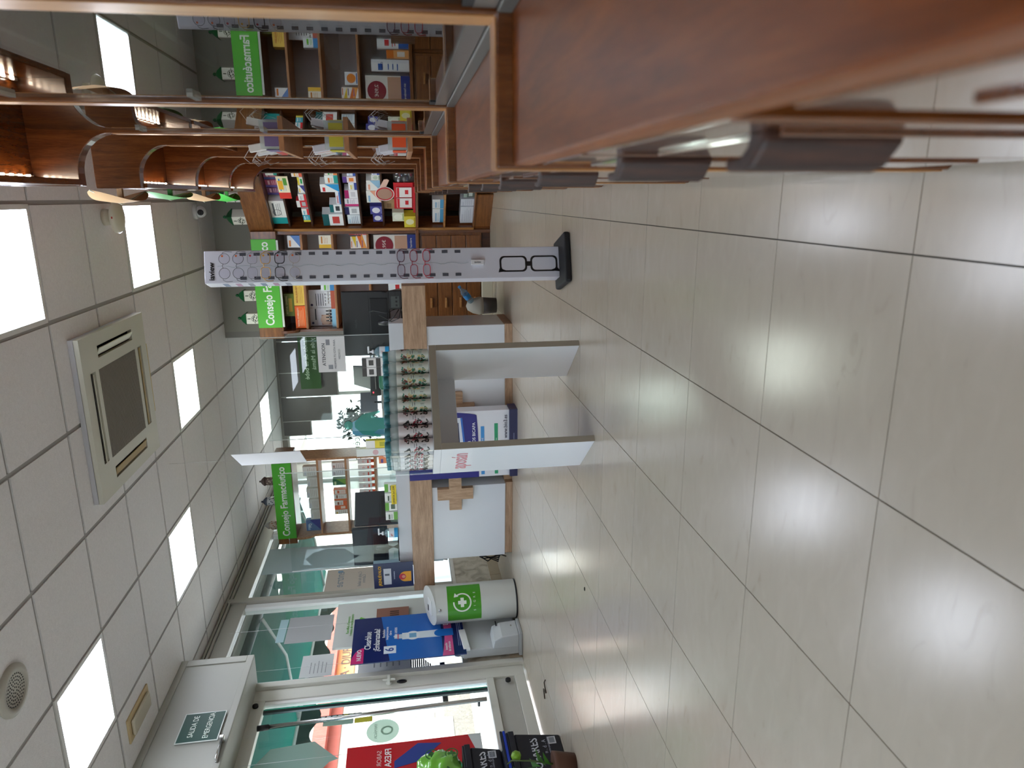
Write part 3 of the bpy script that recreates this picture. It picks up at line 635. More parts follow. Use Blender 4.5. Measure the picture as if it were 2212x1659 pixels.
MB().prism(arc(.03, .27, .085, 0, 360, 28), 'y', -.004, .0).build('round_card', plain('#f0ece8', .5), rd); MB().prism(ring_pts(.03, .27, .066, .078, 0, 360, 28), 'y', -.0055, -.0042).build('red_ring', plain('#c8202c', .5), rd)
MB().prism(arc(.03, .27, .065, 0, 360, 28), 'y', -.0052, -.0043).build('photo_print', plain('#b08a78', .6), rd); MB().prism([(.1, .26), (.19, .225), (.205, .24), (.2, .27), (.11, .31)], 'y', -.004, 0).build('foot_shape', plain('#e8c0ae', .5), rd)
bag = thing('packet_bag', 'clear bag of red and white packets at the right of the ledge', 'bag', CO+Matrix.Rotation(CR, 3, 'Z') @ Vector((.595, .09, .717)), CR)
m = MB(); 
for q in range(9):
    a = q*2.4; m.lathe([(0, -.014), (.02, -.01), (.026, 0), (.02, .01), (0, .014)], 8, .06*math.cos(a)*(.4+.07*q), .03*math.sin(a), mi=q % 3)
    for k in range(len(m.v)-40, len(m.v)): x, y, z = m.v[k]; m.v[k] = (x, y, z+.03+.016*q)
m.build('contents', [plain('#8e2a3c', .4), plain('#e6e6ea', .4), plain('#2a2f4a', .4)], bag)
MB().lathe([(.085, 0), (.1, .05), (.095, .12), (.06, .17), (.04, .19)], 16, sy=.6).build('clear_film', clear('clear_film', '#f0f0f0', 1.5, .08), bag)
# lower open shelf
for n_, (x0, x1, z0, z1, cols, st) in enumerate(((.03, .213, .453, .553, ('#e9ecee', '#4f9fd0', '#8fb8d8'), 0), (.22, .335, .453, .555, ('#e9ecee', '#4f9fd0', '#8fb8d8'), 0))):
    cp(x0, x1, z0, z1, cols, st, f'white and blue carton, {ORD[n_]} from left on the low corner shelf', y=.06, d=.12)
for n_, (x0, x1) in enumerate(((.01, .252), (.262, .35))):
    cp(x0, x1, .171, .292, ('#d4d8e2', '#c4c9d6', '#a9aebd'), 4, f'plain white carton, {ORD[n_]} from left at the bottom of the corner unit', y=.05, d=.13)
MB_t = cp(.36, .45, .171, .27, ('#5f6b66', '#9aa8a0', '#c9d2cc'), 2, 'dark bottle carton at the right bottom of the corner unit', y=.06, d=.1)

# ================================================================== EYEGLASSES STAND
st = thing('glasses_stand', 'tall white eyeglasses display stand on a black base in mid-room', 'display stand', (-.332, 3.70, 0), math.radians(17))
MB().box(-.13, .13, -.13, .13, 0, .035).build('base', BLACKM, st, bevel=.012, seg=3)
bd = MB().box(-.0815, .0815, -.025, .075, .035, 1.825).build('column', plain('#dadae4', .4), st, (0, .025, 0), bevel=.003)
FRONT = .0
SLOT = plain('#55555f', .7)
sm_ = MB().box(-.0075, .0075, -.0012, .0012, -.015, .015).build('slot', SLOT, st, (0, 0, -5), bevel=.003); slot_me = sm_.data; bpy.data.objects.remove(sm_)
for k in range(20):
    z = 1.775-.0668*k
    if z < .52 or z > 1.66: continue
    for sx in (-.058, .062):
        o = instance(slot_me, 'slot', st, (sx, FRONT-.0008, z))
m = MB(); pts = []
for k in range(70):
    z = 1.76-.018*k; pts.append((-.0+.0045*math.sin(k*1.1), FRONT-.012-.004*math.cos(k*2.2), z))
m.tube(pts, .0022, 6).build('clear_security_bar', ACRYL, st)
# printed black spectacles and wordmark
m = MB()
for s_ in (-1, 1):
    cz = .2+s_*.082
    def rr(w_, h_, r, n=5): 
        o_ = []
        for (ax, az, a0) in ((w_-r, h_-r, 0), (-w_+r, h_-r, 90), (-w_+r, -h_+r, 180), (w_-r, -h_+r, 270)): o_ += arc(ax, az, r, a0, a0+90, n)
        return o_
    outer = rr(.042, .073, .024); inner = rr(.034, .063, .02)
    n = len(outer)
    vs = [(a-.008, FRONT-.0012, b+cz) for a, b in outer]+[(a-.008, FRONT-.0012, b+cz) for a, b in inner]
    m.add(vs, [(i, (i+1) % n, n+(i+1) % n, n+i) for i in range(n)])
m.add([(-.02, FRONT-.0012, .19), (.004, FRONT-.0012, .185), (.004, FRONT-.0012, .215), (-.02, FRONT-.0012, .21)], [(0, 1, 2, 3)])
m.add([(-.052, FRONT-.0012, .03), (-.03, FRONT-.0012, .046), (-.046, FRONT-.0012, .09)], [(0, 1, 2)]); m.add([(-.052, FRONT-.0012, .362), (-.03, FRONT-.0012, .356), (-.046, FRONT-.0012, .31)], [(0, 1, 2)])
m.build('spectacles_print', BLACK, st)
text('iaview', .036, BLACK, st, (-.022, FRONT-.0012, 1.79), name='wordmark', bold=.05)
bx('price_tag', plain('#eeeef0', .5), st, -.012, .012, FRONT-.02, FRONT-.001, .44, .505); text('iaview', .014, INK, st, (0, FRONT-.0212, .472), rot=(PI/2, PI/2, 0))
for k in range(6): bx('side_print', plain(('#8f8fa0', '#b58aa8', '#7a8aa8')[k % 3], .5), st, -.0824, -.0815, .015, .085, 1.42+.06*k, 1.445+.06*k)
def eyeglasses(z, col, label, shape, r, sticker):
    g = thing('eyeglasses', label, 'eyeglasses', (0, 0, 0), 0, 'reading glasses on the white stand')
    g.matrix_world = Matrix.Translation((-.332, 3.70, 0)) @ Matrix.Rotation(math.radians(17), 4, 'Z') @ Matrix.Translation((0, FRONT-.022, z)) @ Matrix.Scale(1.1, 4)
    mt = plain(col, .3) if col != 'gold' else plain('#d9a64a', .3, metal=.6)
    for s_ in (-1, 1):
        n = 24; pts = []
        for k in range(n):
            a = 2*PI*k/n; ca, sa = math.cos(a), math.sin(a)
            if shape == 'round': x, zz = .024*ca, .0235*sa
            elif shape == 'square': e = .62; x = .025*abs(ca)**e*(1 if ca > 0 else -1); zz = .021*abs(sa)**e*(1 if sa > 0 else -1)
            else: e = .7; x = .0265*abs(ca)**e*(1 if ca > 0 else -1); zz = .0165*abs(sa)**e*(1 if sa > 0 else -1)
            pts.append((s_*.033+x, .0015*ca*s_, zz))
        MB().tube(pts, r, 6, True).build('rim', mt, g)
        MB().add(pts, [list(range(n))]).build('lens', clear('spectacle_lens', '#f6f4f8', 1.12), g, fix=False)
        MB().tube([(s_*.058, 0, .008), (s_*.064, .006, .006), (s_*.069, .012, -.006), (s_*.067, .016, -.03)], r*.95, 6).build('temple', mt, g)
    MB().tube([(-.01, 0, .004), (-.004, -.002, .008), (.004, -.002, .008), (.01, 0, .004)], r, 6).build('bridge', mt, g)
    if sticker: MB().lathe([(0, 0), (.0045, 0), (.0045, .0008)], 12).build('price_sticker', plain(sticker, .5), g, (.045, -.002, .008), (PI/2, 0, 0))
for z, col, lab, sh, r, stk in ((1.725, '#4a4d52', 'thin round dark-wire eyeglasses, topmost on the white stand', 'round', .0011, '#d9682a'), (1.66, '#454850', 'thin round wire eyeglasses, second from the top', 'round', .0012, '#d9682a'),
        (1.593, '#7d7f86', 'thin grey oval-framed eyeglasses, third from the top', 'square', .001, '#b3242c'), (1.53, 'gold', 'golden-yellow framed eyeglasses on the white stand', 'square', .0016, '#d9a02a'),
        (1.462, '#1d2026', 'thick black hexagonal eyeglasses on the white stand', 'square', .0021, '#a3242c'), (1.39, '#b3a59a', 'pale clear-framed eyeglasses, lowest of the upper six', 'round', .001, '#d9682a'),
        (.865, '#5a1533', 'dark burgundy half-rim eyeglasses, top of the lower three', 'half', .0018, None), (.80, '#a31f38', 'red eyeglasses, middle of the lower three', 'half', .0019, None), (.735, '#c8283f', 'bright red eyeglasses, lowest on the stand', 'half', .0019, None)):
    eyeglasses(z, col, lab, sh, r, stk)

# ================================================================== COUNTERS
def cross_emblem(parent, cx, cz, y):
    a, b = .15, .052
    pts = [(-b, -a), (b, -a), (b, -b), (a, -b), (a, b), (b, b), (b, a), (-b, a), (-b, b), (-a, b), (-a, -b), (-b, -b)]
    MB().prism([(cx+p, cz+q) for p, q in pts], 'y', y-.045, y).build('cross_emblem', OAKV, parent, bevel=.002)
CY = 5.55
ca = thing('service_counter', 'white service counter with oak band behind the leaf-print bottles', 'counter', (-1.5, CY, 0), 0, 'pharmacy service counters')
def A(name, m, xa, xb, ya, yb, za, zb, bv=.003): return bx(name, m, ca, xa+1.5, xb+1.5, ya-CY, yb-CY, za, zb, bv)
A('plinth', OAK, -2.0, -.985, CY, CY+.48, 0, .064); A('body', WHITE, -2.0, -.99, CY, CY+.5, .064, .69); A('band', OAK, -2.05, -.665, CY-.02, CY+.5, .69, .872, .003)
A('riser', plain('#c6c9cd', .35), -2.1, -.955, CY-.01, CY+.22, .872, .985); A('band_end', OAKV, -.668, -.664, CY-.02, CY+.5, .691, .871, 0)
cross_emblem(ca, -1.68+1.5, .47, 0)
cb = thing('service_counter', 'white service counter with oak cross emblem beside the round bin', 'counter', (-2.7, CY+.028, 0), -.085, 'pharmacy service counters')
def B(name, m, xa, xb, ya, yb, za, zb, bv=.003): return bx(name, m, cb, xa+2.7, xb+2.7, ya-CY, yb-CY, za, zb, bv)
B('plinth', OAK, -3.06, -2.36, CY+.01, CY+.5, 0, .064); B('body', WHITE, -3.07, -2.365, CY, CY+.5, .064, .69); B('band', OAK, -3.36, -2.27, CY-.02, CY+.5, .69, .872)
B('riser', plain('#c6c9cd', .35), -3.13, -2.16, CY+.03, CY+.24, .872, .985); B('inner_side', WHITE, -2.31, -2.29, CY+.06, CY+.5, .064, .69); B('inner_base', OAKV, -2.36, -2.29, CY+.06, CY+.5, 0, .07)
cross_emblem(cb, -2.415+2.7, .495, 0)
dk = thing('desk', 'dark work surface joining the two counters behind the display', 'desk', (-2.12, CY+.56, 0)); bx('desk_top', OAK, dk, -.45, .45, -.02, .3, .72, .75, .003); bx('desk_leg', WHITE, dk, -.42, -.38, 0, .28, 0, .72); bx('desk_leg', WHITE, dk, .38, .42, 0, .28, 0, .72)

# clear acrylic screens on the counters
def screen(x0, x1, y, z0, z1, label):
    t = thing('acrylic_screen', label, 'screen', ((x0+x1)/2, y, z0), 0, 'clear acrylic screens on the counters')
    bx('sheet', ACRYL, t, -(x1-x0)/2, (x1-x0)/2, -.002, .002, 0, z1-z0)
    for s_ in (-1, 1):
        bx('polished_edge', plain('#b9bdbb', .3), t, s_*(x1-x0)/2-.0025, s_*(x1-x0)/2+.0025, -.003, .003, 0, z1-z0)
        bx('foot', ACRYL, t, s_*(x1-x0)*.4-.003, s_*(x1-x0)*.4+.003, -.06, .06, 0, .05)
    return t
screen(-1.90, -1.055, 5.628, .986, 1.98, 'clear acrylic screen carrying the ATENCION notice'); screen(-3.1, -2.2, 5.655, .986, 1.9, 'clear acrylic screen on the counter by the round bin')
nt_ = tag(bx('notice_sheet', PAPER, None, -1.345, -1.057, 5.612, 5.6135, 1.335, 1.548), 'white paper notice headed ATENCION taped to the screen', 'notice')
text('ATENCION', .036, plain('#3d3f44', .6), nt_, (.0, -.0015, .165), bold=.015); text('PEDIMOS TU CITA PARA', .0215, plain('#55585e', .6), nt_, (.0, -.0015, .08)); text('MEDICO', .0215, plain('#55585e', .6), nt_, (.0, -.0015, .045))
bx('grey_pictogram', plain('#8d8f94', .6), nt_, -.12, -.085, -.0015, -.0009, .10, .135); bx('grey_pictogram', plain('#8d8f94', .6), nt_, .075, .12, -.0015, -.0009, .115, .145)
cd_ = thing('hanging_card', 'blank white card hanging from the ceiling over the display table', 'sign', (-1.95, 5.35, 1.68))
MB().box(-.18, .18, -.002, .002, 0, .5).build('card', plain('#d7d8d8', .6), cd_, rot=(.0, .0, -.98)); 
MB().tube([(0, 0, .45), (0, 0, HC-1.68)], .001, 4).build('hanging_thread', plain('#cccccc', .5), cd_)

# monitors
def monitor(name, label, x, y, z, w_, h_, rz, body, logo=None):
    t = thing('computer_monitor', label, 'monitor', (x, y, z), rz, 'computer monitors on the counters')
    MB().box(-w_/2, w_/2, -.02, .02, .1, .1+h_).build('back_shell', body, t, bevel=.008)
    bx('panel_seam', BLACKM, t, -w_/2+.01, w_/2-.01, -.0215, -.02, .1+h_*.44, .1+h_*.45); bx('vent_panel', BLACKM, t, -w_/2+.06, w_/2-.06, -.028, -.02, .12, .1+h_*.42, .004)
    bx('screen', plain('#1a1d22', .15), t, -w_/2+.008, w_/2-.008, .02, .022, .11, .1+h_-.008)
    MB().tube([(0, -.02, .2), (0, -.035, .1), (0, -.03, .01)], .022, 12).build('neck', BLACK, t); MB().box(-.11, .11, -.1, .08, 0, .012).build('foot', BLACK, t, bevel=.005)
    if logo: text(logo, .022, plain('#3a3b40', .4), t, (0, -.0225, .1+h_*.72))
    return t
DGREY = plain('#2c3038', .45)
monitor('m', 'black monitor seen from behind on the right-hand counter', -1.01, 5.90, .873, .54, .39, .0, BLACK, 'PHILIPS')
monitor('m', 'dark grey monitor seen from behind near the blue flyer', -3.03, 5.87, .987, .40, .31, -.12, DGREY, 'benq')
monitor('m', 'second dark monitor turned sideways beside the hand sanitiser', -2.72, 6.0, .873, .34, .40, .95, DGREY)
# terminal, sanitiser bottles, cables
t = thing('card_terminal', 'black card payment terminal on the right end of the oak band', 'terminal', (-.78, 5.66, .873))
MB().prism([(-.06, 0), (.06, 0), (.06, .03), (-.05, .1), (-.06, .1)], 'x', -.075, .075).build('body', BLACK, t, bevel=.006); bx('grey_face', plain('#3d4442', .4), t, -.06, .03, -.0615, -.06, .02, .085); bx('slot', BLACKM, t, .035, .07, -.0615, -.06, .045, .055)
for k in range(3): bx('socket', BLACKM, t, -.05+.03*k, -.035+.03*k, -.063, -.0612, .035, .05)
tag(MB().tube([(-.72, 5.62, 1.03), (-.72, 5.63, 1.0), (-.71, 5.66, .98), (-.72, 5.7, .99)], .006, 6).build('webcam_stalk', BLACK), 'short black cable stalk above the card terminal', 'cable')
for k, (pts, lab) in enumerate(((((-.86, 5.62, .90), (-.9, 5.6, .93), (-.96, 5.63, .985), (-1.0, 5.75, 1.0)), 'black cable curling from the terminal to the monitor'), (((-.84, 5.6, .88), (-.92, 5.57, .9), (-.95, 5.6, .96), (-.93, 5.8, 1.06)), 'second black cable looping up behind the riser'), (((-.85, 5.61, .92), (-.88, 5.58, 1.0), (-.87, 5.66, 1.1), (-.9, 5.8, 1.14)), 'third black cable rising to the monitor back'))):
    tag(MB().tube(pts, .004, 6).build('power_cable', BLACKM), lab, 'cable', 'cables on the right-hand counter')
def sanitiser(x, y, label):
    t = thing('sanitiser_bottle', label, 'bottle', (x, y, .986), 0, 'pump bottles of hand gel')
    MB().lathe([(.036, 0), (.04, .006), (.04, .085), (.03, .105), (.014, .115), (.014, .125)], 20).build('bottle', clear('gel_bottle', '#d4ecf2', 1.4, .25, '#cfe6ee'), t)
    MB().lathe([(.041, .005), (.041, .035)], 20, cap=False).build('blue_base_band', plain('#2f9ad0', .4), t); MB().lathe([(.0408, .035), (.0408, .08)], 20, cap=False).build('paper_label', plain('#dfe6ea', .5), t)
    p = MB().lathe([(.016, .122), (.016, .138), (.006, .142), (.006, .16)], 14).build('pump', plain('#e8eaec', .4), t); MB().box(-.012, .045, -.009, .009, .158, .172).build('nozzle', plain('#e8eaec', .4), p, bevel=.004)
    text('gel', .022, plain('#c8504a', .5), t, (0, -.0415, .058))
sanitiser(-1.185, 5.58, 'hand gel pump bottle on the right-hand counter below the notice'); sanitiser(-2.78, 5.608, 'hand gel pump bottle on the counter beside the dark monitors')
for k, (x, y, z) in enumerate(((-1.27, 5.58, .986), (-1.345, 5.58, .986), (-1.27, 5.58, 1.097), (-1.345, 5.58, 1.097))):
    pack('syrup_box', ['white box of the stacked four, lower right', 'white box of the stacked four, lower left', 'white box of the stacked four, upper right', 'white box of the stacked four, upper left'][k], 'box', 'four stacked white boxes on the counter', (0, 0, 0), 0, x-.036, x+.036, z, z+.11, y-.018, .045, ('#eceae8', '#3c3836', '#4a4644'), 2)
for k in range(4):
    x = -2.36-.085*k
    pack('counter_box', f'small white and green box, {ORD[k]} from the right along the riser', 'box', 'small boxes along the counter riser', (0, 0, 0), 0, x-.036, x+.036, .986, 1.085, 5.59, .045, ('#ecefe9', '#6fae4a', '#5a6a5a'), (2, 0)[k % 2])
of = tag(bx('offer_card', plain('#e8cf2a', .5), None, -2.50, -2.33, 5.57, 5.574, .988, 1.03), 'yellow OFERTA price card on the counter edge', 'sign'); text('OFERTA 2x1,50€', .022, plain('#3c2a20', .5), of, (0, -.003, .021), bold=.01)
for k in range(3):
    o = tag(MB().lathe([(.035, 0), (.03, .045), (.03, .06), (.012, .07)], 14).build('small_bottle', clear('pale_green_bottle', '#dff0e6', 1.4, .3, '#d9efe0'), None, (-2.69+.0, 5.70+.08*k, .986)), f'pale green clear bottle, {ORD[k]} behind the hand gel', 'bottle', 'pale bottles behind the hand gel')
fl = thing('flyer_stand', 'navy flyer with yellow lettering standing on the oak counter', 'flyer', (-3.165, 5.572, .8735), -.085)
bx('card', plain('#151c4a', .35), fl, -.125, .125, .0, .004, 0, .34); bx('side_card', plain('#9ab4c2', .4), fl, .09, .094, .004, .1, .125, .34)
text('¡RENUÉVALO!', .036, plain('#f0b91e', .5), fl, (0.0, -.002, .285), bold=.02, sx=.9); bx('device_print', plain('#c9ccd2', .5), fl, -.09, .07, -.0015, -.0004, .19, .255, .0); bx('device_print', plain('#5a5f6a', .5), fl, .0, .02, -.0022, -.0014, .205, .245)
text('tensiómetro', .016, plain('#cfd4e6', .5), fl, (0, -.002, .165)); MB().prism(arc(-.02, .07, .05, 0, 180, 14)+[(-.07, .02), (.03, .02)], 'y', -.0018, -.0004).build('figure_print', plain('#e8a020', .5), fl); MB().prism(arc(-.02, .095, .03, 0, 360, 16), 'y', -.0026, -.0019).build('hood_print', plain('#b82a3a', .5), fl); MB().prism(arc(-.02, .085, .015, 0, 360, 14), 'y', -.0034, -.0027).build('face_print', plain('#d8907a', .5), fl)

# bio3 cardboard display
bo = thing('cardboard_display', 'white and navy bio3 floor display between the two counters', 'display', (-1.93, 5.36, 0), 0)
bx('base_box', plain('#1b1846', .4), bo, -.27, .30, -.06, .10, 0, .062); bx('body_panel', plain('#dfdfe4', .4), bo, -.27, .29, -.03, .10, .062, .87, .003)
MB().prism([(-.27, .87), (.285, .87), (.285, .50)]+[(.285-.03*k/4-.0*k, .50-.175*math.sin(PI/2*k/4)**1.0) for k in range(1, 5)]+[(.15, .318), (0, .312), (-.27, .312)], 'y', -.034, -.031).build('navy_top', plain('#1f1a78', .4), bo)
MB().prism([(-.2, .40), (.24, .44), (.24, .60), (-.2, .60)], 'y', -.0365, -.0345).build('pack_print', plain('#d7dbe6', .4), bo); MB().prism([(-.2, .40), (.24, .44), (.24, .455), (-.2, .415)], 'y', -.0378, -.0368).build('pack_stripe', plain('#2f6ac0', .4), bo)
MB().prism([(.0, .46), (.2, .47), (.2, .58), (.0, .58)], 'y', -.0376, -.0367).build('pack_window', plain('#1b2350', .4), bo); MB().prism(ring_pts(.11, .52, .024, .031, 0, 360, 20), 'y', -.0384, -.0378).build('logo_ring', plain('#cfd6e6', .4), bo)
text('30', .045, plain('#eef0f6', .5), bo, (.02, -.036, .385), bold=.02); text('COMPRIMIDOS BICAPA', .034, plain('#eef0f6', .5), bo, (.02, -.036, .348), bold=.015)
bx('blue_bar', plain('#3f8fd0', .5), bo, -.25, .16, -.0325, -.0305, .265, .293); bx('green_bar', plain('#2a9a6a', .5), bo, -.25, .18, -.0325, -.0305, .155, .183); text('B6 y B12, Mg, Biotina, Zinc', .018, plain('#eef3f0', .5), bo, (-.04, -.0335, .169))
text('DÍA + NOCHE', .02, plain('#eef3f8', .5), bo, (-.0, -.0335, .279)); text('www.bio3.es', .042, plain('#23233a', .5), bo, (.15, -.0325, .092), bold=.015, sx=.9); text('Complementos alimenticios', .018, plain('#9aa0c0', .5), bo, (.0, -.0615, .03))

# ================================================================== DISPLAY TABLE WITH BOTTLES
TR = math.atan2(.349, .413)
R0 = Vector((-.696, 3.383)); L0 = Vector((-1.109, 3.034))
mid = (R0+L0)/2; dirx = (R0-L0).normalized(); TW = (R0-L0).length; TRZ = math.atan2(dirx.y, dirx.x); TD = .345; TH = .752
tb_ = thing('display_table', 'white U-shaped display table with pink aposán lettering', 'table', (mid.x, mid.y, 0), TRZ)
def tp(name, m, xa, xb, ya, yb, za, zb, bv=.002, par=None): return bx(name, m, par or tb_, xa, xb, ya, yb, za, zb, bv)
hw = TW/2
tp('side_panel', WHITE, hw-.03, hw, .001, TD, 0, TH-.035); tp('side_panel', WHITE, -hw, -hw+.03, .001, TD, 0, TH-.035); tp('top', WHITE, -hw, hw, .001, TD, TH-.035, TH); 
tp('front_edge', GREYEDGE, hw-.03, hw, -.001, .001, 0, TH-.036, 0); tp('front_edge', GREYEDGE, -hw, -hw+.03, -.001, .001, 0, TH-.036, 0); tp('front_edge', GREYEDGE, -hw, hw, -.001, .001, TH-.035, TH-.001, 0)
tp('back_rail', WHITE, -hw+.03, hw-.03, TD-.02, TD, TH-.14, TH-.035)
tx = text('aposán', .11, plain('#d98f96', .5), tb_, (-hw-.001, TD*.5, TH-.125), rot=(PI/2, 0, -PI/2), name='lettering', bold=.012, sx=.72)
tp('acrylic_guard', clear('thin_guard', '#f8fafa', 1.15), -hw, -hw+.003, 0.0, TD, TH, TH+.2, 0)
def bottle_proto(kind, label):
    b = thing('lotion_bottle', label, 'bottle', (0, 0, -9), 0, 'leaf-print bottles on the display table')
    base = ('#dfe3d9', '#e3dcdc')[kind]
    MB().lathe([(.029, 0), (.0305, .004), (.0305, .15), (.029, .158)], 20).build('bottle_body', plain(base, .35), b)
    if kind == 0: cols = (['#33745a', '#8a3324', '#3f8f7a', '#6b2f22', '#d8c48a'], plain('#cfdccf', .4))
    else: cols = (['#23201f', '#2b2625', '#1d1b1a', '#b0203a', '#23201f'], plain('#d8d4d6', .4))
    lb = MB()
    def patch(a0, a1, z0, z1, mi, n=4):
        for q in range(n):
            u0, u1 = math.radians(a0+(a1-a0)*q/n), math.radians(a0+(a1-a0)*(q+1)/n)
            lb.add([(.031*math.cos(u0), .031*math.sin(u0), z0), (.031*math.cos(u1), .031*math.sin(u1), z0), (.031*math.cos(u1), .031*math.sin(u1), z1), (.031*math.cos(u0), .031*math.sin(u0), z1)], [(0, 1, 2, 3)], mi)
    patch(-150, -100, .03, .105, 0); patch(-140, -112, .034, .05, 1, 2); patch(-145, -105, .075, .078, 1); patch(-145, -110, .085, .088, 1)
    lb.build('bottle_label', [cols[1], INK], b)
    lf = MB(); rnd = random.Random(3+kind)
    for q in range(150):
        a = rnd.uniform(-100, 210); z = rnd.uniform(.022, .13); ang = rnd.uniform(0, PI); L = rnd.uniform(.006, .013); Wd = L*rnd.uniform(.3, .55)
        if -152 < (a if a < 180 else a-360) < -98: continue
        pts = []
        for k in range(8):
            t_ = 2*PI*k/8; u = L*math.cos(t_)*math.cos(ang)-Wd*math.sin(t_)*math.sin(ang); v_ = L*math.cos(t_)*math.sin(ang)+Wd*math.sin(t_)*math.cos(ang)
            aa = math.radians(a)+u/.031; pts.append((.0312*math.cos(aa), .0312*math.sin(aa), z+v_))
        lf.add(pts, [list(range(8))], rnd.randrange(5))
    lf.build('leaf_print', [plain(c, .4) for c in cols[0]], b, fix=False)['kind'] = 'stuff'
    MB().lathe([(.0298, .156), (.0295, .17), (.027, .186), (.022, .196)], 20).build('clear_shoulder', ACRYL2, b)
    MB().lathe([(.0235, .188), (.0235, .216), (.022, .22)], 18).build('teal_cap', plain('#3f7f88', .3), b)
    return b
P0 = bottle_proto(0, 'x'); P1 = bottle_proto(1, 'x')
first = {0: True, 1: True}
Mt = Matrix.Translation((mid.x, mid.y, TH)) @ Matrix.Rotation(TRZ, 4, 'Z')
for row in range(5):
    for k in range(8):
        kind = 0 if k < 5 else 1
        lx, ly = hw-.034-.0665*k, .036+.066*row
        src = P0 if kind == 0 else P1
        if first[kind]: b = src; first[kind] = False
        else: b = copy_tree(src)
        b.matrix_world = Mt @ Matrix.Translation((lx, ly, .0005)) @ Matrix.Rotation(math.radians(24+random.uniform(-22, 22)), 4, 'Z')
        if row == 0: b['label'] = ('green-and-rust' if kind == 0 else 'black-and-red') + f' leaf-print bottle, {ORD[k]} from the right in the front row'
        elif k == 7: b['label'] = f'black-and-red leaf-print bottle, {ORD[row]} back along the clear guard'
        else: b['label'] = 'leaf-print bottle standing behind the front row with only its teal cap showing'; b['group'] = 'bottles behind the front row'

# ================================================================== LEFT: SHELF UNIT BY THE WINDOW
LO = Vector((-3.72, 7.5, 0))
lu = thing('shelf_unit', 'open light wood shelf unit under the far green sign', 'shelf', LO)
def U(name, m, xa, xb, ya, yb, za, zb, bv=.002, par=None): return bx(name, m, par or lu, xa, xb, ya, yb, za, zb, bv)
prof = [(.0, .0), (.0, 1.9)] + [(-.0-.07*math.sin(a), 1.95+.15*(1-math.cos(a))) for a in [PI/2*q/8 for q in range(1, 9)]] + [(-.07, 2.14), (.3, 2.14), (.3, 0)]
MB().prism(prof, 'x', .03, .055).build('side_panel', SHELFWOOD, lu, bevel=.002); U('side_panel', SHELFWOOD, .93, .955, 0, .3, 0, 2.14)
for z in (1.885, 1.58, 1.262, .95): U('shelf', SHELFWOOD, .055, .93, 0, .3, z-.022, z)
U('cornice', CHERRY_X, -.02, 1.0, -.05, .3, 2.14, 2.345, .004)
sg = U('sign_board', GREEN, .05, .94, -.064, -.051, 2.145, 2.345); text('Consejo Farmacéutico', .108, plain('#f2f5ee', .5), sg, (.0, -.0085, .1), bold=.04, sx=.83)
G4 = 'products on the shelf unit by the window'
def lp(x0, x1, z0, z1, cols, st, label, word=None, d=.07, y=.05, tcol='#ffffff'): return pack('product_box', label, 'box', G4, LO, 0, x0, x1, z0, z1, y, d, cols, st, word, tcol)
lp(.075, .205, 1.886, 2.05, ('#5f7fb0', '#3b3f8f', '#9fc4e0'), 3, 'blue and violet box at the left of the top window shelf', 'FQ')
for k in range(5): lp(.215+.13*k, .325+.13*k, 1.886, 1.99+.05*random.random(), ('#e3e0da', '#cfd2da', '#a08a78'), 4, f'pale box, {ORD[k]} after the blue one on the top window shelf')
for k, (x0, x1, cols, stl) in enumerate(((.255, .306, ('#ece4d9', '#c9a24a', '#5a5048'), 4), (.31, .36, ('#ea6a2a', '#e4581a', '#f6d9c4'), 2), (.364, .418, ('#efe6dc', '#ea6a2a', '#8a4a2a'), 0), (.422, .493, ('#ece6de', '#ea6a2a', '#8a4a2a'), 1), (.497, .552, ('#ea6a2a', '#f2e6d9', '#e4581a'), 6), (.606, .68, ('#2a6a3f', '#7aa83a', '#c9d8a0'), 3), (.72, .80, ('#dfe0e0', '#b8aeb0', '#8a7f80'), 4), (.81, .87, ('#e6dcd6', '#b98a80', '#8a6a62'), 4))):
    lp(x0, x1, 1.581, 1.725, cols, stl, f'upright box, {ORD[k]} from left on the middle window shelf')
for k in range(11):
    x = .10+.073*k
    tt = thing('cream_tube', f'orange and white cream tube, {ORD[k]} from left on the low window shelf', 'tube', LO+Vector((x+.03, .09, 1.2625)), 0, G4)
    col = '#2f8a4a' if k < 1 else '#e9e4df'
    MB().add([(-.03, -.004, .18), (.03, -.004, .18), (.03, .004, .18), (-.03, .004, .18), (-.024, -.02, .035), (.024, -.02, .035), (.024, .02, .035), (-.024, .02, .035)], [(0, 1, 2, 3), (4, 7, 6, 5), (0, 4, 5, 1), (1, 5, 6, 2), (2, 6, 7, 3), (3, 7, 4, 0)]).build('tube_body', plain(col, .35), tt, bevel=.004)
    MB().lathe([(.017, 0), (.019, .036)], 14).build('tube_cap', plain('#e2562a', .35), tt); bx('brand_print', plain('#d8432a', .5), tt, -.018, .018, -.0205, -.019, .06, .075); MB().prism(ring_pts(0, .12, .008, .011, 0, 360, 14), 'y', -.0165, -.0155).build('ring_print', plain('#d8432a', .5), tt)
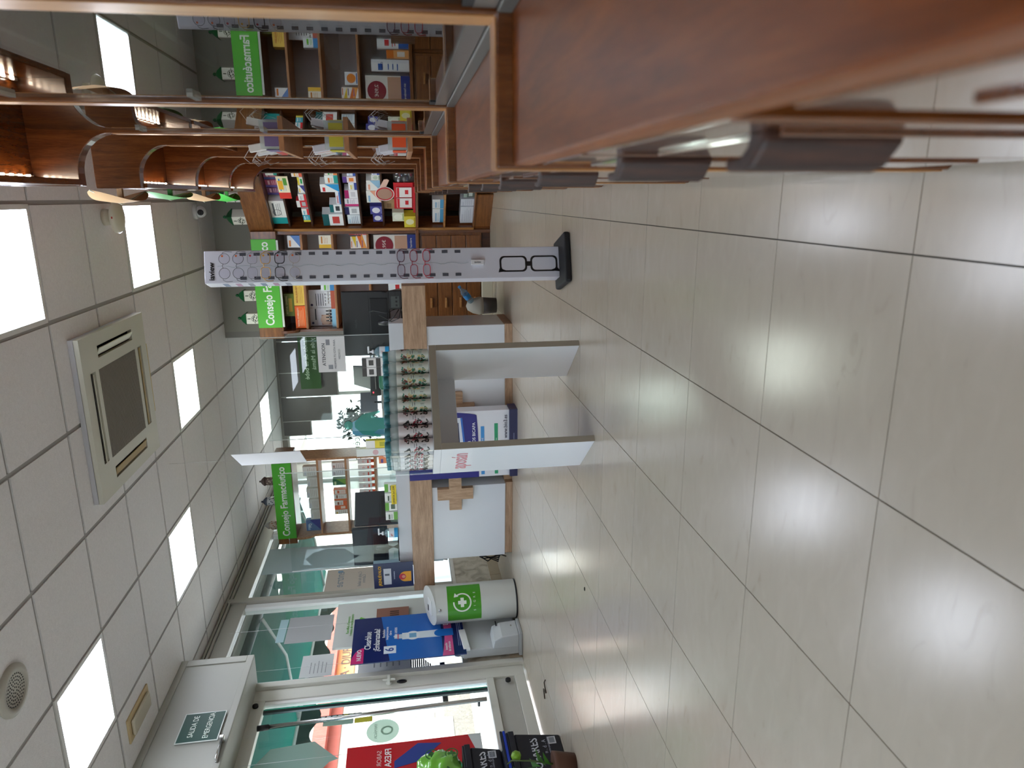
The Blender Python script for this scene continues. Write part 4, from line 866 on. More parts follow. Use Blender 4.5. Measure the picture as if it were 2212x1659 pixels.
# three glazed jars on top of the far sign
def urn(x, label, body, deco, prof, lid):
    j = thing('apothecary_jar', label, 'jar', LO+Vector((x, .06, 2.3455)), 0, 'glazed apothecary jars above the far sign')
    MB().lathe(prof, 20).build('jar_body', plain(body, .25), j); zt = prof[-1][1]
    MB().lathe([(prof[-1][0]+.006, zt), (prof[-1][0]+.006, zt+.012), (prof[-1][0]*.7, zt+.035), (.008, zt+.05), (.012, zt+.06), (0, zt+.068)], 18).build('jar_lid', plain(lid, .25), j)
    m = MB()
    for q in range(26):
        a = 2*PI*q/13+.2*(q//13); z = .03+.035*(q//13)+.012*math.sin(q*2.1); r = prof[1][0]+.0045
        u = [(r*math.cos(a+.12*math.cos(k*PI/3)), r*math.sin(a+.12*math.cos(k*PI/3)), z+.009*math.sin(k*PI/3)) for k in range(6)]
        m.add(u, [list(range(6))])
    m.build('glaze_pattern', plain(deco, .3), j, fix=False)['kind'] = 'stuff'
urn(.70, 'brown banded glazed jar at the right above the far sign', '#7c6a66', '#cbb9a4', [(.035, 0), (.045, .02), (.047, .06), (.045, .1)], '#6a5a58')
urn(.46, 'blue and white patterned jar in the middle above the far sign', '#d9dcdf', '#33405a', [(.038, 0), (.046, .02), (.047, .06), (.042, .1)], '#4a5568')
urn(.17, 'pear-shaped painted jar with a grey lid at the left', '#c9bfae', '#9a6a3a', [(.03, 0), (.05, .03), (.052, .06), (.035, .1)], '#b5b3ae')

# ================================================================== LEFT: BIN, SCALE, POSTERS
GRB = plain('#c5c7c0', .35, name='bin_paint')
bn = thing('medicine_bin', 'white cylindrical collection bin with green cross label', 'bin', (-3.40, 5.43, 0))
BR = .163
MB().lathe([(BR, .012), (BR, .70)], 40, cap=False).build('drum', GRB, bn); MB().lathe([(BR+.002, 0), (BR+.002, .014)], 40).build('foot_ring', BLACKM, bn)
m = MB(); n = 40; slope = .05
vs = [(BR*math.cos(2*PI*k/n), BR*math.sin(2*PI*k/n), .70) for k in range(n)]+[((BR+.004)*math.cos(2*PI*k/n), (BR+.004)*math.sin(2*PI*k/n), .745+slope*math.sin(2*PI*k/n)) for k in range(n)]
m.add(vs, [(k, (k+1) % n, n+(k+1) % n, n+k) for k in range(n)], 0, True); m.add(vs[n:], [list(range(n))]); m.build('slanted_lid', GRB, bn)
lidrot = (math.atan(slope/BR), 0, 0)
MB().box(-.07, .07, -.06, .03, 0, .012).build('hatch', plain('#d6d8d4', .35), bn, (0, 0, .742), lidrot, .004); MB().box(-.055, .0, .005, .028, .011, .0125).build('hatch_gap', BLACKM, bn, (0, 0, .743), lidrot)
MB().lathe([(0, 0), (.012, 0), (.012, .006), (.008, .008)], 14).build('lock', STEEL, bn, (BR*math.cos(-1.32), BR*math.sin(-1.32), .665), (PI/2, 0, .25))
ang0 = math.atan2(-5.43, 3.40)    # direction that faces the viewer
def wrap(pts, rad, name, mat, par):
    """flat outline (u along the drum, z up) laid round the drum"""
    n = len(pts); vs = [(rad*math.cos(ang0+u/BR), rad*math.sin(ang0+u/BR), z) for u, z in pts]
    return MB().add(vs, [list(range(n))]).build(name, mat, par, fix=False)
lbm = MB(); N = 16; UW = .17
for k in range(N):
    u0, u1 = -UW+2*UW*k/N, -UW+2*UW*(k+1)/N
    f_ = lambda u, z: ((BR+.001)*math.cos(ang0+u/BR), (BR+.001)*math.sin(ang0+u/BR), z)
    lbm.add([f_(u0, .315), f_(u1, .315), f_(u1, .60), f_(u0, .60)], [(0, 1, 2, 3)], 0, True)
lab_ = lbm.build('green_label', plain('#3f8f12', .4), bn)
RW = plain('#dfe4da', .4)
def wring(cx, cz, r0, r1, a0, a1, rad, mat, par, name, n=30):
    m = MB()
    for k in range(n):
        b0, b1 = math.radians(a0+(a1-a0)*k/n), math.radians(a0+(a1-a0)*(k+1)/n)
        q = [(cx+r0*math.cos(b0), cz+r0*math.sin(b0)), (cx+r1*math.cos(b0), cz+r1*math.sin(b0)), (cx+r1*math.cos(b1), cz+r1*math.sin(b1)), (cx+r0*math.cos(b1), cz+r0*math.sin(b1))]
        m.add([(rad*math.cos(ang0+u/BR), rad*math.sin(ang0+u/BR), z) for u, z in q], [(0, 1, 2, 3)], 0, True)
    return m.build(name, mat, par, fix=False)
wring(0, .475, .066, .078, 35, -275, BR+.002, RW, lab_, 'recycling_arrow')
wrap([(.045, .545), (.082, .535), (.05, .505)], BR+.002, 'arrow_head', RW, lab_)
for pts in ([(-.014, .44), (.014, .44), (.014, .51), (-.014, .51)], [(-.038, .461), (-.014, .461), (-.014, .489), (-.038, .489)], [(.014, .461), (.038, .461), (.038, .489), (.014, .489)]): wrap(pts, BR+.002, 'cross_mark', RW, lab_)
for k, ch in enumerate('SIGRE'):
    u = -.07+.036*k; a = ang0+u/BR
    text(ch, .026, RW, lab_, ((BR+.0025)*math.cos(a), (BR+.0025)*math.sin(a), .37), rot=(PI/2, 0, a+PI/2))
# back board of the collection point
bb = thing('collection_board', 'grey-white board with green recycling arrow behind the round bin', 'sign board', (XL+.06, 5.69, .50))
bx('board', plain('#c9ccc8', .4), bb, -.012, .012, -.34, .33, 0, 1.08, .004)
GP = plain('#5aa81e', .5)
text('Recollida d\'envasos\ni restes de medicaments', .034, GP, bb, (.0135, -.02, .95), rot=EAST); MB().prism(ring_pts(-.02, .80, .075, .088, 30, 320, 28), 'x', .0125, .014).build('recycling_arrow', GP, bb)
MB().prism([(-.02+p, .80+q) for p, q in ((-.018, -.05), (.018, -.05), (.018, -.018), (.05, -.018), (.05, .018), (.018, .018), (.018, .05), (-.018, .05), (-.018, .018), (-.05, .018), (-.05, -.018), (-.018, -.018))], 'x', .0125, .0145).build('cross_mark', GP, bb)
MB().prism([(.03, .885), (.085, .86), (.055, .82)], 'x', .0125, .014).build('arrow_head', GP, bb); text('Recogida de envases\ny restos de medicamentos', .03, GP, bb, (.0135, -.02, .66), rot=EAST)
lf = tag(bx('leaflet', plain('#8a5a48', .5), None, XL+.078, XL+.09, 5.66, 5.86, .93, 1.22), 'brown leaflet with dark figures on the grey board', 'leaflet')
for k in range(4): bx('figure_print', plain('#3a241c', .6), lf, .0062, .0072, -.06+.03*k, -.045+.03*k, .09, .17)
# pharmacy scale with the blue poster hanging on it
sc = thing('weighing_scale', 'white-grey weighing scale cabinet by the window', 'scale', (-3.655, 5.30, 0), 0)
SCM = plain('#bcc0c2', .4, name='scale_paint')
MB().prism([(-.24, .02), (.30, .02), (.30, .45), (-.24, .50)], 'x', -.045, .04).build('column', SCM, sc, bevel=.012); bx('base_plate', plain('#a8acae', .4), sc, -.04, .17, -.27, -.05, 0, .03, .006)
MB().prism([(.04, .03), (.16, .03), (.15, .17), (.12, .235), (.04, .25)], 'y', -.265, -.055).build('coin_box', SCM, sc, bevel=.008); bx('coin_slot', BLACKM, sc, .14, .148, -.09, -.03, .195, .205, 0)
MB().lathe([(0, 0), (.007, 0), (.007, .005)], 12).build('key_lock', STEEL, sc, (.157, -.13, .08), (0, PI/2, 0)); MB().box(.04, .07, -.22, .05, .455, .51).build('paper_tray', plain('#e6e8ea', .4), sc, rot=(.08, 0, 0), bevel=.004)
ps = thing('hanging_poster', 'tall blue pregnancy-test poster beside the round bin', 'poster', (-3.597, 5.30, .47), 0)
PW, PH = .315, .93
def pq(name, h, pts, lift): return MB().prism(pts, 'x', .004+lift, .005+lift).build(name, plain(h, .25), ps)
bx('sheet', plain('#17245e', .2), ps, -.004, .004, -PW, PW, 0, PH)
pq('blue_field', '#1c63b8', [(-PW, .19), (PW, .19), (PW, .70), (-PW, .62)], .0005); pq('pink_banner', '#d0548f', [(-PW, .10), (PW, .10), (PW, .195)]+[(PW-2*PW*k/12, .195-.03*math.sin(PI*k/12)) for k in range(1, 13)], .0012)
pq('pink_tab', '#c72a72', [(-PW, .83)]+[(-PW+.20*math.cos(a), .83+.10*math.sin(a)) for a in [PI/2*k/8 for k in range(9)]], .0012)
pq('tester_body', '#d8e2ea', [(-.05, .20), (.05, .20), (.045, .52), (-.045, .52)], .0018); pq('tester_window', '#6fa3c9', [(-.03, .40), (.03, .40), (.03, .46), (-.03, .46)], .0026); pq('tester_disc', '#e2e9ef', arc(0, .43, .06, 0, 360, 24), .0022)
pq('tester_tip', '#c9d4de', [(-.03, .52), (.03, .52), (.025, .585), (-.025, .585)], .0018); pq('tester_ring', '#c04a6a', [(-.036, .55), (.036, .55), (.036, .558), (-.036, .558)], .0026); pq('tester_cap', '#1d6fc4', arc(0, .20, .05, 0, 180, 12)+[(-.05, .09), (.05, .09)], .003)
PT = plain('#e8edf4', .4)
for body, size, yy, zz, b_ in (('NUEVO', .05, -.21, .865, .02), ('Clearblue', .074, -.02, .80, .02), ('¿Embarazada?', .068, -.02, .727, .02), ('Resultados\ninequívocamente\nclaros', .032, .06, .645, 0), ('días antes', .044, .06, .575, .01), ('Digital', .062, .17, .145, .02), ('Intención\nde embarazo', .03, -.2, .145, .01)):
    text(body, size, PT, ps, (.0075, yy, zz), rot=EAST, bold=b_, sx=.85)
bx('number_box', plain('#dfe8f2', .4), ps, .0055, .0065, -.22, -.12, .57, .67); text('6', .1, plain('#1c3f8f', .4), ps, (.0075, -.17, .62), rot=EAST, bold=.03)
for k in range(3): bx('small_print', plain('#8f9cc8', .5), ps, .0045, .0052, -.2, .22, .025+.014*k, .029+.014*k)
for s_ in (-1, 1): MB().tube([(0, s_*.28, PH), (0, s_*.28, 1.98)], .0012, 5).build('hanging_thread', plain('#cfd3d6', .4), ps)
# things on the window
def wsheet(name, label, cat, y0, y1, z0, z1, h, lines=True, x=XL-.028):
    o = tag(bx(name, plain(h, .7), None, x, x+.0015, y0, y1, z0, z1), label, cat, 'papers stuck on the street window')
    if lines:
        for k in range(5): bx('print_line', plain('#8f9295', .7), o, .0008, .0016, -(y1-y0)*.35, (y1-y0)*(.1+.05*(k % 3)), (z1-z0)*(.2+.12*k), (z1-z0)*(.225+.12*k))
    return o
wsheet('window_poster', 'grey back of a poster on the window above the collection board', 'poster', 5.62, 6.02, 1.62, 2.02, '#a3a5a6', False); wsheet('calendar_sheet', 'pale calendar sheet taped above the grey poster', 'calendar', 5.65, 6.0, 2.03, 2.1, '#9fbcc2', False)
wsheet('window_notice', 'small grey notice taped in the corner by the door', 'notice', 5.13, 5.42, 1.57, 1.83, '#c3c6c6'); 
cn = wsheet('camera_notice', 'white surveillance camera notice taped beside the door handle', 'notice', 5.11, 5.52, .93, 1.36, '#cfd1d0'); bx('camera_print', plain('#8d9093', .6), cn, .0009, .0018, -.06, .05, .27, .32); MB().prism([(.03, .25), (.06, .30), (.02, .33)], 'x', .0009, .0018).build('camera_print', plain('#8d9093', .6), cn)
wsheet('window_film', 'blank pale-blue film covering the far window pane', 'film', 6.87, 7.42, .55, 2.44, '#b9cdd6', False)
ez = wsheet('beige_poster', 'beige poster with mirrored handwriting behind the dark monitor', 'poster', 6.40, 6.86, 1.20, 1.76, '#c2b8ad', False); text('entrae', .12, plain('#7d8a94', .6), ez, (.002, .02, .42), rot=EAST, mirror=True); text('Cuida tu salud\nCabrera', .05, plain('#8a8f94', .6), ez, (.002, .0, .2), rot=EAST, mirror=True)
bx('blue_mark', plain('#6a92b8', .5), ez, .0009, .0018, .15, .19, .40, .45)
wsheet('pale_blue_card', 'light blue card in the lower window behind the round bin', 'card', 5.95, 6.18, 1.02, 1.22, '#9fd2ec', False); wsheet('grey_card', 'dark grey card on the window above the light blue one', 'card', 5.95, 6.18, 1.34, 1.56, '#8c8d8c', False)
cl = thing('paper_cutout', 'white cloud-shaped paper cutout on the window sill', 'decoration', (XL+.02, 5.25, .489))
pts = [(-.09, 0), (.16, 0), (.17, .03)]+arc(.14, .045, .035, -20, 100, 6)+arc(.075, .075, .05, 20, 150, 7)+arc(-.0, .06, .045, 60, 170, 6)+arc(-.07, .04, .035, 80, 200, 6)
MB().prism(pts, 'x', -.004, 0).build('cloud', plain('#dcdedd', .7), cl); MB().prism([(-.08, 0), (.02, 0), (.0, .06), (-.03, .075), (-.06, .06)], 'x', .008, .012).build('shell', plain('#b9bcbc', .7), cl)
bx('box_front', plain('#d0d3d3', .7), cl, -.01, .014, -.1, .1, 0, .02)
# stickers on the door glass
def dsheet(name, label, cat, pts, h, body=.75):
    return tag(MB().prism(pts, 'x', XL-.0155, XL-.0145).build(name, clear('film_'+h, '#ffffff', 1.1, body, h)), label, cat, 'stickers on the door glass')
o = dsheet('door_sticker', 'round pale green sticker on the door glass', 'sticker', arc(4.42, 1.14, .118, 0, 360, 28), '#b5d0bd'); text('FARMÀCIA', .03, plain('#7d9a88', .6), o, (XL-.0135, 4.42, 1.19), rot=EAST, mirror=True)
MB().prism(ring_pts(4.42, 1.11, .03, .045, 0, 360, 16), 'x', XL-.0143, XL-.0138).build('print_ring', plain('#8fb39c', .6), o)
o = dsheet('hanging_leaf', 'big grey-green leaf-shaped sign at the top of the door glass', 'sign', [(4.36, 1.92), (4.39, 1.62), (4.26, 1.50), (4.20, 1.44), (4.18, 1.5), (4.02, 1.62), (3.99, 1.8), (4.06, 1.95), (4.2, 2.02)], '#9fb5ad', .9)
o = tag(bx('card_stickers', plain('#2e3436', .5), None, XL-.0155, XL-.0145, 4.60, 4.64, 1.30, 1.62), 'vertical strip of payment stickers on the door glass', 'sticker')
for k in range(7): bx('card_logo', plain(('#dfe3e6', '#b8cfc4', '#c9c23a', '#dfe3e6', '#9fc0cf', '#dfe3e6', '#c9cfd2')[k], .5), o, .0006, .0014, -.013, .013, .02+.042*k, .048+.042*k)
o = tag(bx('credit_sticker', plain('#8fae9d', .5), None, XL-.0155, XL-.0145, 4.53, 4.59, 1.36, 1.58), 'pale green payment sticker beside the dark strip', 'sticker'); bx('yellow_patch', plain('#c2bd3a', .5), o, .0006, .0014, -.03, .03, -.14, -.01)
# red poster hanging at the door, emergency sign, keys
rp = thing('red_poster', 'red flavour poster hanging by the door over the crates', 'poster', (-3.665, 3.84, .45))
bx('sheet', plain('#c0202a', .25), rp, -.003, .003, -.35, .33, .0, .92); MB().prism([(.33, 0), (.33, .0), (.33, .09), (.02, .0)], 'x', .0032, .004).build('white_corner', plain('#cdd2d2', .3), rp)
text('SABOR', .045, plain('#e8b8b8', .4), rp, (.0045, .20, .70), rot=EAST, mirror=True); text('FRESA', .062, plain('#f2eaea', .4), rp, (.0045, .20, .64), rot=EAST, mirror=True, bold=.02)
MB().prism(arc(.06, .30, .09, 0, 360, 20, .15), 'x', .0032, .0042).build('green_print', plain('#3f9a6a', .4), rp); MB().prism(arc(.10, .38, .05, 0, 360, 16, .07), 'x', .0044, .0052).build('dark_print', plain('#2a2320', .4), rp); MB().prism([(.28, .28), (.14, .42), (.10, .60), (.16, .60), (.3, .44)], 'x', .0044, .0052).build('blue_print', plain('#2a3f8f', .4), rp)
MB().prism([(-.1, .72), (.05, .70), (.1, .78), (.02, .86), (-.1, .86)], 'x', .0032, .0042).build('blue_shield', plain('#4a6fb8', .4), rp)
for s_ in (-.3, .28): MB().tube([(0, s_, .92), (0, s_, 1.63)], .0012, 5).build('hanging_thread', plain('#cfd3d6', .4), rp)
es = thing('emergency_sign', 'green SALIDA DE EMERGENCIA sign on the shutter box', 'sign', (-3.458, 4.29, 2.2)); bx('plate', plain('#1d4a40', .55), es, -.002, .004, -.14, .13, 0, .26, .002); bx('rim', plain('#c9d2cc', .3), es, -.002, .0035, -.145, .135, -.006, .266)
ET = plain('#d8e8dc', .4); text('SALIDA DE', .05, ET, es, (.0055, -.0, .18), rot=EAST, bold=.01, sx=.85); text('EMERGENCIA', .05, ET, es, (.0055, -.0, .08), rot=EAST, bold=.01, sx=.8)
ky = thing('door_closer', 'chrome closer arm under the shutter box above the door', 'door closer', (-3.462, 4.02, 2.155)); 
for k in range(3): MB().tube([(.012+.012*k, -.08, 0), (.012+.012*k, .1, .008)], .006, 8).build('arm', STEEL, ky)
MB().box(0, .05, .09, .12, -.012, .022).build('arm_joint', STEEL, ky, bevel=.005)

# crates and bag
def crate(x, y, z, w_, d_, h_, rz, label, band=None, lidcol=NAVY):
    t = thing('delivery_crate', label, 'crate', (x, y, z), rz, 'stacked navy delivery crates')
    m = MB(); top = .03
    def frus(i0, z0, i1, z1): m.add([(-d_/2+i0, -w_/2+i0, z0), (d_/2-i0, -w_/2+i0, z0), (d_/2-i0, w_/2-i0, z0), (-d_/2+i0, w_/2-i0, z0), (-d_/2+i1, -w_/2+i1, z1), (d_/2-i1, -w_/2+i1, z1), (d_/2-i1, w_/2-i1, z1), (-d_/2+i1, w_/2-i1, z1)], [(0, 3, 2, 1), (4, 5, 6, 7), (0, 1, 5, 4), (1, 2, 6, 5), (2, 3, 7, 6), (3, 0, 4, 7)])
    frus(.03, 0, .008, h_-.05); m.build('tub', NAVY, t, bevel=.012)
    MB().box(-d_/2-.004, d_/2+.004, -w_/2-.004, w_/2+.004, h_-.05, h_-.012).build('rim', NAVY, t, bevel=.005)
    for s_ in (-1, 1): MB().box(-.09, .09, s_*(w_/2+.002), s_*(w_/2+.034), h_-.075, h_-.012).build('grip', NAVY, t, bevel=.004)
    MB().box(-d_/2, d_/2, -w_/2, w_/2, h_-.012, h_).build('lid', lidcol, t, bevel=.004)
    tl = .022/(h_-.05)
    f_ = lambda zz: d_/2-.03+tl*zz+.002
    text('COFARES', .075, plain('#c4c8d0', .5), t, (f_(h_*.55), .04, h_*.52), rot=(PI/2-math.atan(tl), 0, PI/2), bold=.02, sx=.95)
    MB().prism([(-.2, h_*.44), (-.175, h_*.44), (-.15, h_*.52), (-.175, h_*.60), (-.2, h_*.60), (-.175, h_*.52)], 'x', 0, .001).build('logo_mark', plain('#c4c8d0', .5), t, (f_(h_*.5), 0, 0))
    text('n . d . A', .035, plain('#a9aebc', .5), t, (f_(h_*.36), .12, h_*.33), rot=(PI/2, 0, PI/2)); text('LA UNIÓN QUE TE AYUDA', .013, plain('#a9aebc', .5), t, (f_(h_*.3), .12, h_*.25), rot=(PI/2, 0, PI/2))
    s = bx('paper_label', plain('#c9ccd2', .5), t, f_(.06)-.001, f_(.06)+.001, .14, .20, .035, .085); bx('label_print', plain('#7f858c', .6), s, .001, .0016, -.022, .022, .008, .042)
    return t
crate(-3.44, 3.44, 0, .50, .36, .34, 0, 'lower navy crate with bright blue lid on the floor by the door')
for z, h, lab in ((.3415, '#1238b0', 'bright blue crate lid lying on the lower crate'), (.3605, '#151a2a', 'dark crate lid on top of the blue lid')):
    tag(MB().box(-.19, .19, -.26, .26, 0, .018).build('crate_lid', plain(h, .35), None, (-3.44, 3.44, z), (0, 0, .02), .005), lab, 'lid', 'loose lids between the crates')
crate(-3.46, 3.40, .379, .50, .36, .24, .03, 'upper navy crate holding up the green bag')
gb = thing('shopping_bag', 'shiny green plastic bag with dark cross print on the crates', 'bag', (-3.40, 3.54, .645))
bmv = bmesh.new(); bmesh.ops.create_icosphere(bmv, subdivisions=4, radius=1)
rg = random.Random(5); ph = [rg.uniform(0, 6) for _ in range(8)]
for v in bmv.verts:
    x, y, z = v.co
    k = 1+.05*math.sin(7*x+ph[0])*math.sin(9*y+ph[1])+.06*math.sin(11*z+ph[2]+5*y)+.035*math.sin(23*x+9*z+ph[3])+.03*math.sin(31*y+17*z)
    v.co = Vector((x*.13*k, y*.17*k, max(z, -.75)*.16*k+.12*.98))
me = bpy.data.meshes.new('bag_film'); bmv.to_mesh(me); bmv.free()
for p in me.polygons: p.use_smooth = True
GB = plain('#7fc94a', .18, coat=.5); me.materials.append(GB); o = bpy.data.objects.new('bag_film', me); C.objects.link(o); o.parent = gb
for (yy, zz, r) in ((-.07, .10, .045), (.07, .16, .04), (.06, .04, .04)):
    e = MB().prism(ring_pts(yy, zz, r*.85, r, 0, 360, 20), 'x', 0, .002); a, b = r*.55, r*.2
    e.prism([(yy+p, zz+q) for p, q in ((-b, -a), (b, -a), (b, -b), (a, -b), (a, b), (b, b), (b, a), (-b, a), (-b, b), (-a, b), (-a, -b), (-b, -b))], 'x', 0, .002)
    e.build('cross_print', plain('#2f6a2a', .4), gb, (.126-.3*abs(yy)*.6, 0, 0))
pl = thing('plant_sprig', 'green sprig with a lime-like fruit in front of the crates', 'plant', (-3.12, 3.24, 0)); MB().lathe([(.05, 0), (.07, .1), (.075, .13)], 16).build('pot', plain('#5a3a2a', .6), pl)
MB().tube([(0, 0, .1), (.02, .03, .25), (.01, .06, .36), (-.03, .08, .38)], .005, 6).build('stem', plain('#4a5a2a', .6), pl); MB().lathe([(0, -.03), (.02, -.024), (.03, 0), (.022, .02), (0, .03)], 14).build('fruit', plain('#7aa82a', .35), pl, (.01, .09, .33))
for k in range(7):
    a = k*.9; MB().add([(0, 0, 0), (.05, .018, .03), (.11, 0, .02), (.05, -.018, .03)], [(0, 1, 2), (0, 2, 3)]).build('leaf', plain('#3f7a2a', .5), pl, (0, 0, .14+.03*k), (0, -.3, a))

# ================================================================== CEILING FITTINGS
ac = thing('air_conditioner', 'cream four-way ceiling air conditioner with brown-slatted grille', 'air conditioner', (-1.225, 4.555, HC), 0)
ACM = plain('#d3d2c4', .45, name='aged_white_plastic'); hx, hy = .48, .495
bx('collar', plain('#c6c6cc', .5), ac, -hx, hx, -hy, hy, -.03, -.001)
m = MB()
def acbox(x0, x1, y0, y1): m.box(x0, x1, y0, y1, -.055, -.028)
sl0, sl1 = .335, .405     # slot zone measured from the centre
acbox(-hx, hx, -hy, -sl1); acbox(-hx, hx, sl1, hy); acbox(-hx, -sl1, -sl1, sl1); acbox(sl1, hx, -sl1, sl1)
acbox(-sl1, -.27, -sl1, -sl0); acbox(.27, sl1, -sl1, -sl0); acbox(-sl1, -.27, sl0, sl1); acbox(.27, sl1, sl0, sl1)
acbox(-sl1, -sl0, -sl0, -.27); acbox(-sl1, -sl0, .27, sl0); acbox(sl0, sl1, -sl0, -.27); acbox(sl0, sl1, .27, sl0)
acbox(-sl0, sl0, -sl0, -.29); acbox(-sl0, sl0, .29, sl0); acbox(-sl0, -.27, -.29, .29); acbox(.27, sl0, -.29, .29)
m.build('fascia', ACM, ac)
bx('dark_interior', plain('#2b2522', .9), ac, -sl1, sl1, -sl1, sl1, -.030, -.0285)
gm = MB().box(-.27, .27, -.0032, .0032, -.056, -.04).build('grille_slat', plain('#8d857b', .5), None); gme = gm.data; bpy.data.objects.remove(gm)
for k in range(34): instance(gme, 'grille_slat', ac, (0, -.28+.56*k/33, 0))
for k in range(4): bx('grille_rib', plain('#8d857b', .5), ac, -.162+.108*k-.003, -.162+.108*k+.003, -.29, .29, -.05, -.038)
for q, (x, y, rz, col) in enumerate(((0, -.37, 0, '#d9d7c4'), (0, .37, 0, '#a88f58'), (-.37, 0, PI/2, '#a88f58'), (.37, 0, PI/2, '#d9d7c4'))):
    MB().box(-.262, .262, -.025, .025, -.003, .003).build('louvre', plain(col, .5), ac, (x, y, -.052), (.5 if q in (0, 3) else .2, 0, rz), .002)
bx('yellowed_trim', plain('#cbb26a', .5), ac, -.22, .26, hy-.004, hy+.02, -.052, -.02)
sp_ = thing('ceiling_speaker', 'round grey perforated loudspeaker in the ceiling', 'speaker', (-2.13, 3.01, HC))
MB().lathe([(.118, .0), (.118, -.012), (.1, -.02), (.082, -.02), (.082, -.014), (0, -.014)], 40, cap=False).build('rim', plain('#b9b5a9', .5), sp_)
m = MB()
for rr_ in range(1, 6):
    n = 6*rr_
    for k in range(n):
        a = 2*PI*k/n+.1*rr_; cx, cy = .0145*rr_*math.cos(a), .0145*rr_*math.sin(a); m.box(cx-.003, cx+.003, cy-.003, cy+.003, -.0152, -.0138)
m.build('perforations', BLACKM, sp_)['kind'] = 'stuff'
em = thing('emergency_lamp', 'yellowed rectangular emergency lamp in the ceiling by the shutter box', 'lamp', (-3.215, 4.18, HC)); bx('frame', plain('#c9b48a', .5), em, -.085, .085, -.18, .18, -.012, .001, .004); MB().box(-.055, .055, -.145, .145, -.035, -.012).build('diffuser', plain('#c2b9a4', .25), em, bevel=.012)
sm = thing('smoke_detector', 'cream dome motion sensor hanging below the ceiling', 'sensor', (-.115, 4.80, HC))
MB().lathe([(.05, 0), (.05, -.03), (.03, -.035), (.03, -.05)], 20).build('mount', plain('#cfc6b2', .5), sm); MB().lathe([(0, -.048), (.06, -.05), (.095, -.065), (.1, -.08), (.085, -.095), (.04, -.1), (0, -.1)], 24).build('dome', plain('#d8d0bd', .45), sm); bx('indicator', plain('#c0392b', .4), sm, -.006, .006, -.1, -.094, -.085, -.078)
cv = thing('security_camera', 'white dome security camera on the ceiling above the corner unit', 'camera', (-.12, 6.80, HC)); MB().lathe([(.062, 0), (.066, -.02), (.058, -.035)], 24).build('mount', plain('#d8d8da', .4), cv)
bmv = bmesh.new(); bmesh.ops.create_uvsphere(bmv, u_segments=20, v_segments=12, radius=.05); me = bpy.data.meshes.new('eyeball'); bmv.to_mesh(me); bmv.free()
for p in me.polygons: p.use_smooth = True
me.materials.append(plain('#dcdcde', .35)); o = bpy.data.objects.new('eyeball', me); C.objects.link(o); o.parent = cv; o.location = (0, 0, -.055)
MB().lathe([(0, 0), (.026, 0), (.026, .006), (.018, .01)], 18).build('lens_plate', plain('#2a2a2e', .2), cv, (-.005, -.045, -.066), (PI/2+.35, 0, 0)); 
for s_ in (-.009, .009): MB().lathe([(0, 0), (.006, 0), (.006, .003)], 12).build('lens', plain('#08080a', .05), cv, (-.005+s_, -.054, -.068), (PI/2+.35, 0, 0))

# ================================================================== BACK OFFICE AND BACK WINDOW
BLIND = plain('#4a4442', .55, name='dark_blind')
for k, (x0, x1, zb) in enumerate(((-1.92, -1.52, 1.55), (-2.37, -1.93, 1.9), (-2.72, -2.38, 1.84), (-3.08, -2.73, 1.95), (-3.30, -3.09, 2.25))):
    t = thing('roller_blind', f'dark grey blind panel, {ORD[k]} from the right behind the counter', 'blind', ((x0+x1)/2, YB-.06-.02*(k % 2), zb), 0, 'dark blind panels of the back window')
    bx('fabric', BLIND, t, -(x1-x0)/2, (x1-x0)/2, -.004, .004, 0, 2.62-zb); bx('hem_bar', plain('#b9b6b2', .3), t, -(x1-x0)/2-.004, -(x1-x0)/2+.004, -.008, .004, 0, 2.62-zb); bx('bottom_bar', plain('#8a8680', .4), t, -(x1-x0)/2, (x1-x0)/2, -.007, .007, -.018, 0)
gbn = tag(bx('banner_reflection', clear('banner_reflection_film', '#ffffff', 1.1, .8, '#4a6f42'), None, -2.6, -1.6, YB-.12, YB-.118, 2.05, 2.33), 'painted reflection of a green banner with mirrored writing over the dark blinds', 'banner')  # a reflection in the acrylic screen, painted as a thin green sheet
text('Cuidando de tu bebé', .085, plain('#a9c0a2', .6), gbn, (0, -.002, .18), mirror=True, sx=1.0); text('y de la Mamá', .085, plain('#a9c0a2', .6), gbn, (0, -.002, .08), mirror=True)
fw_ = tag(bx('window_lettering', clear('frost_film', '#ffffff', 1.1, .3, '#cfd8e0'), None, -3.69, -3.05, YB-.03, YB-.029, 1.0, 1.9), 'frosted film with mirrored pharmacy lettering on the back window', 'lettering')
text('Lcdo. Cabrera', .11, plain('#3a4048', .6), fw_, (0, -.003, .35), mirror=True); text('Farmacèutic', .15, plain('#4a6a4a', .6), fw_, (0, -.003, .62), mirror=True)
od = thing('office_desk', 'grey office desk with papers behind the counter screen', 'desk', (-2.1, 8.6, 0)); bx('desk_top', plain('#b5b3ad', .5), od, -.55, .45, -.3, .3, 1.14, 1.17, .004); bx('desk_front', plain('#8d908c', .6), od, -.53, .43, -.28, -.26, .1, 1.14); bx('desk_leg', plain('#6a6a6a', .5), od, -.53, -.49, -.26, .28, 0, 1.14); bx('desk_leg', plain('#6a6a6a', .5), od, .39, .43, -.26, .28, 0, 1.14)
pr_ = thing('printer', 'black printer with paper tray on the office desk', 'printer', (-2.13, 8.55, 1.1705)); MB().box(-.2, .2, -.17, .17, 0, .13).build('body', BLACK, pr_, bevel=.015); MB().prism([(-.15, .12), (.1, .14), (.14, .34), (.12, .34)], 'x', -.12, .12).build('paper_feed', plain('#2a2a2e', .5), pr_); bx('paper', PAPER, pr_, -.1, .1, -.23, .0, .06, .064)
bx('ready_light', glow('red_pilot', '#ff2030', 4), pr_, -.16, -.145, -.172, -.17, .09, .1)
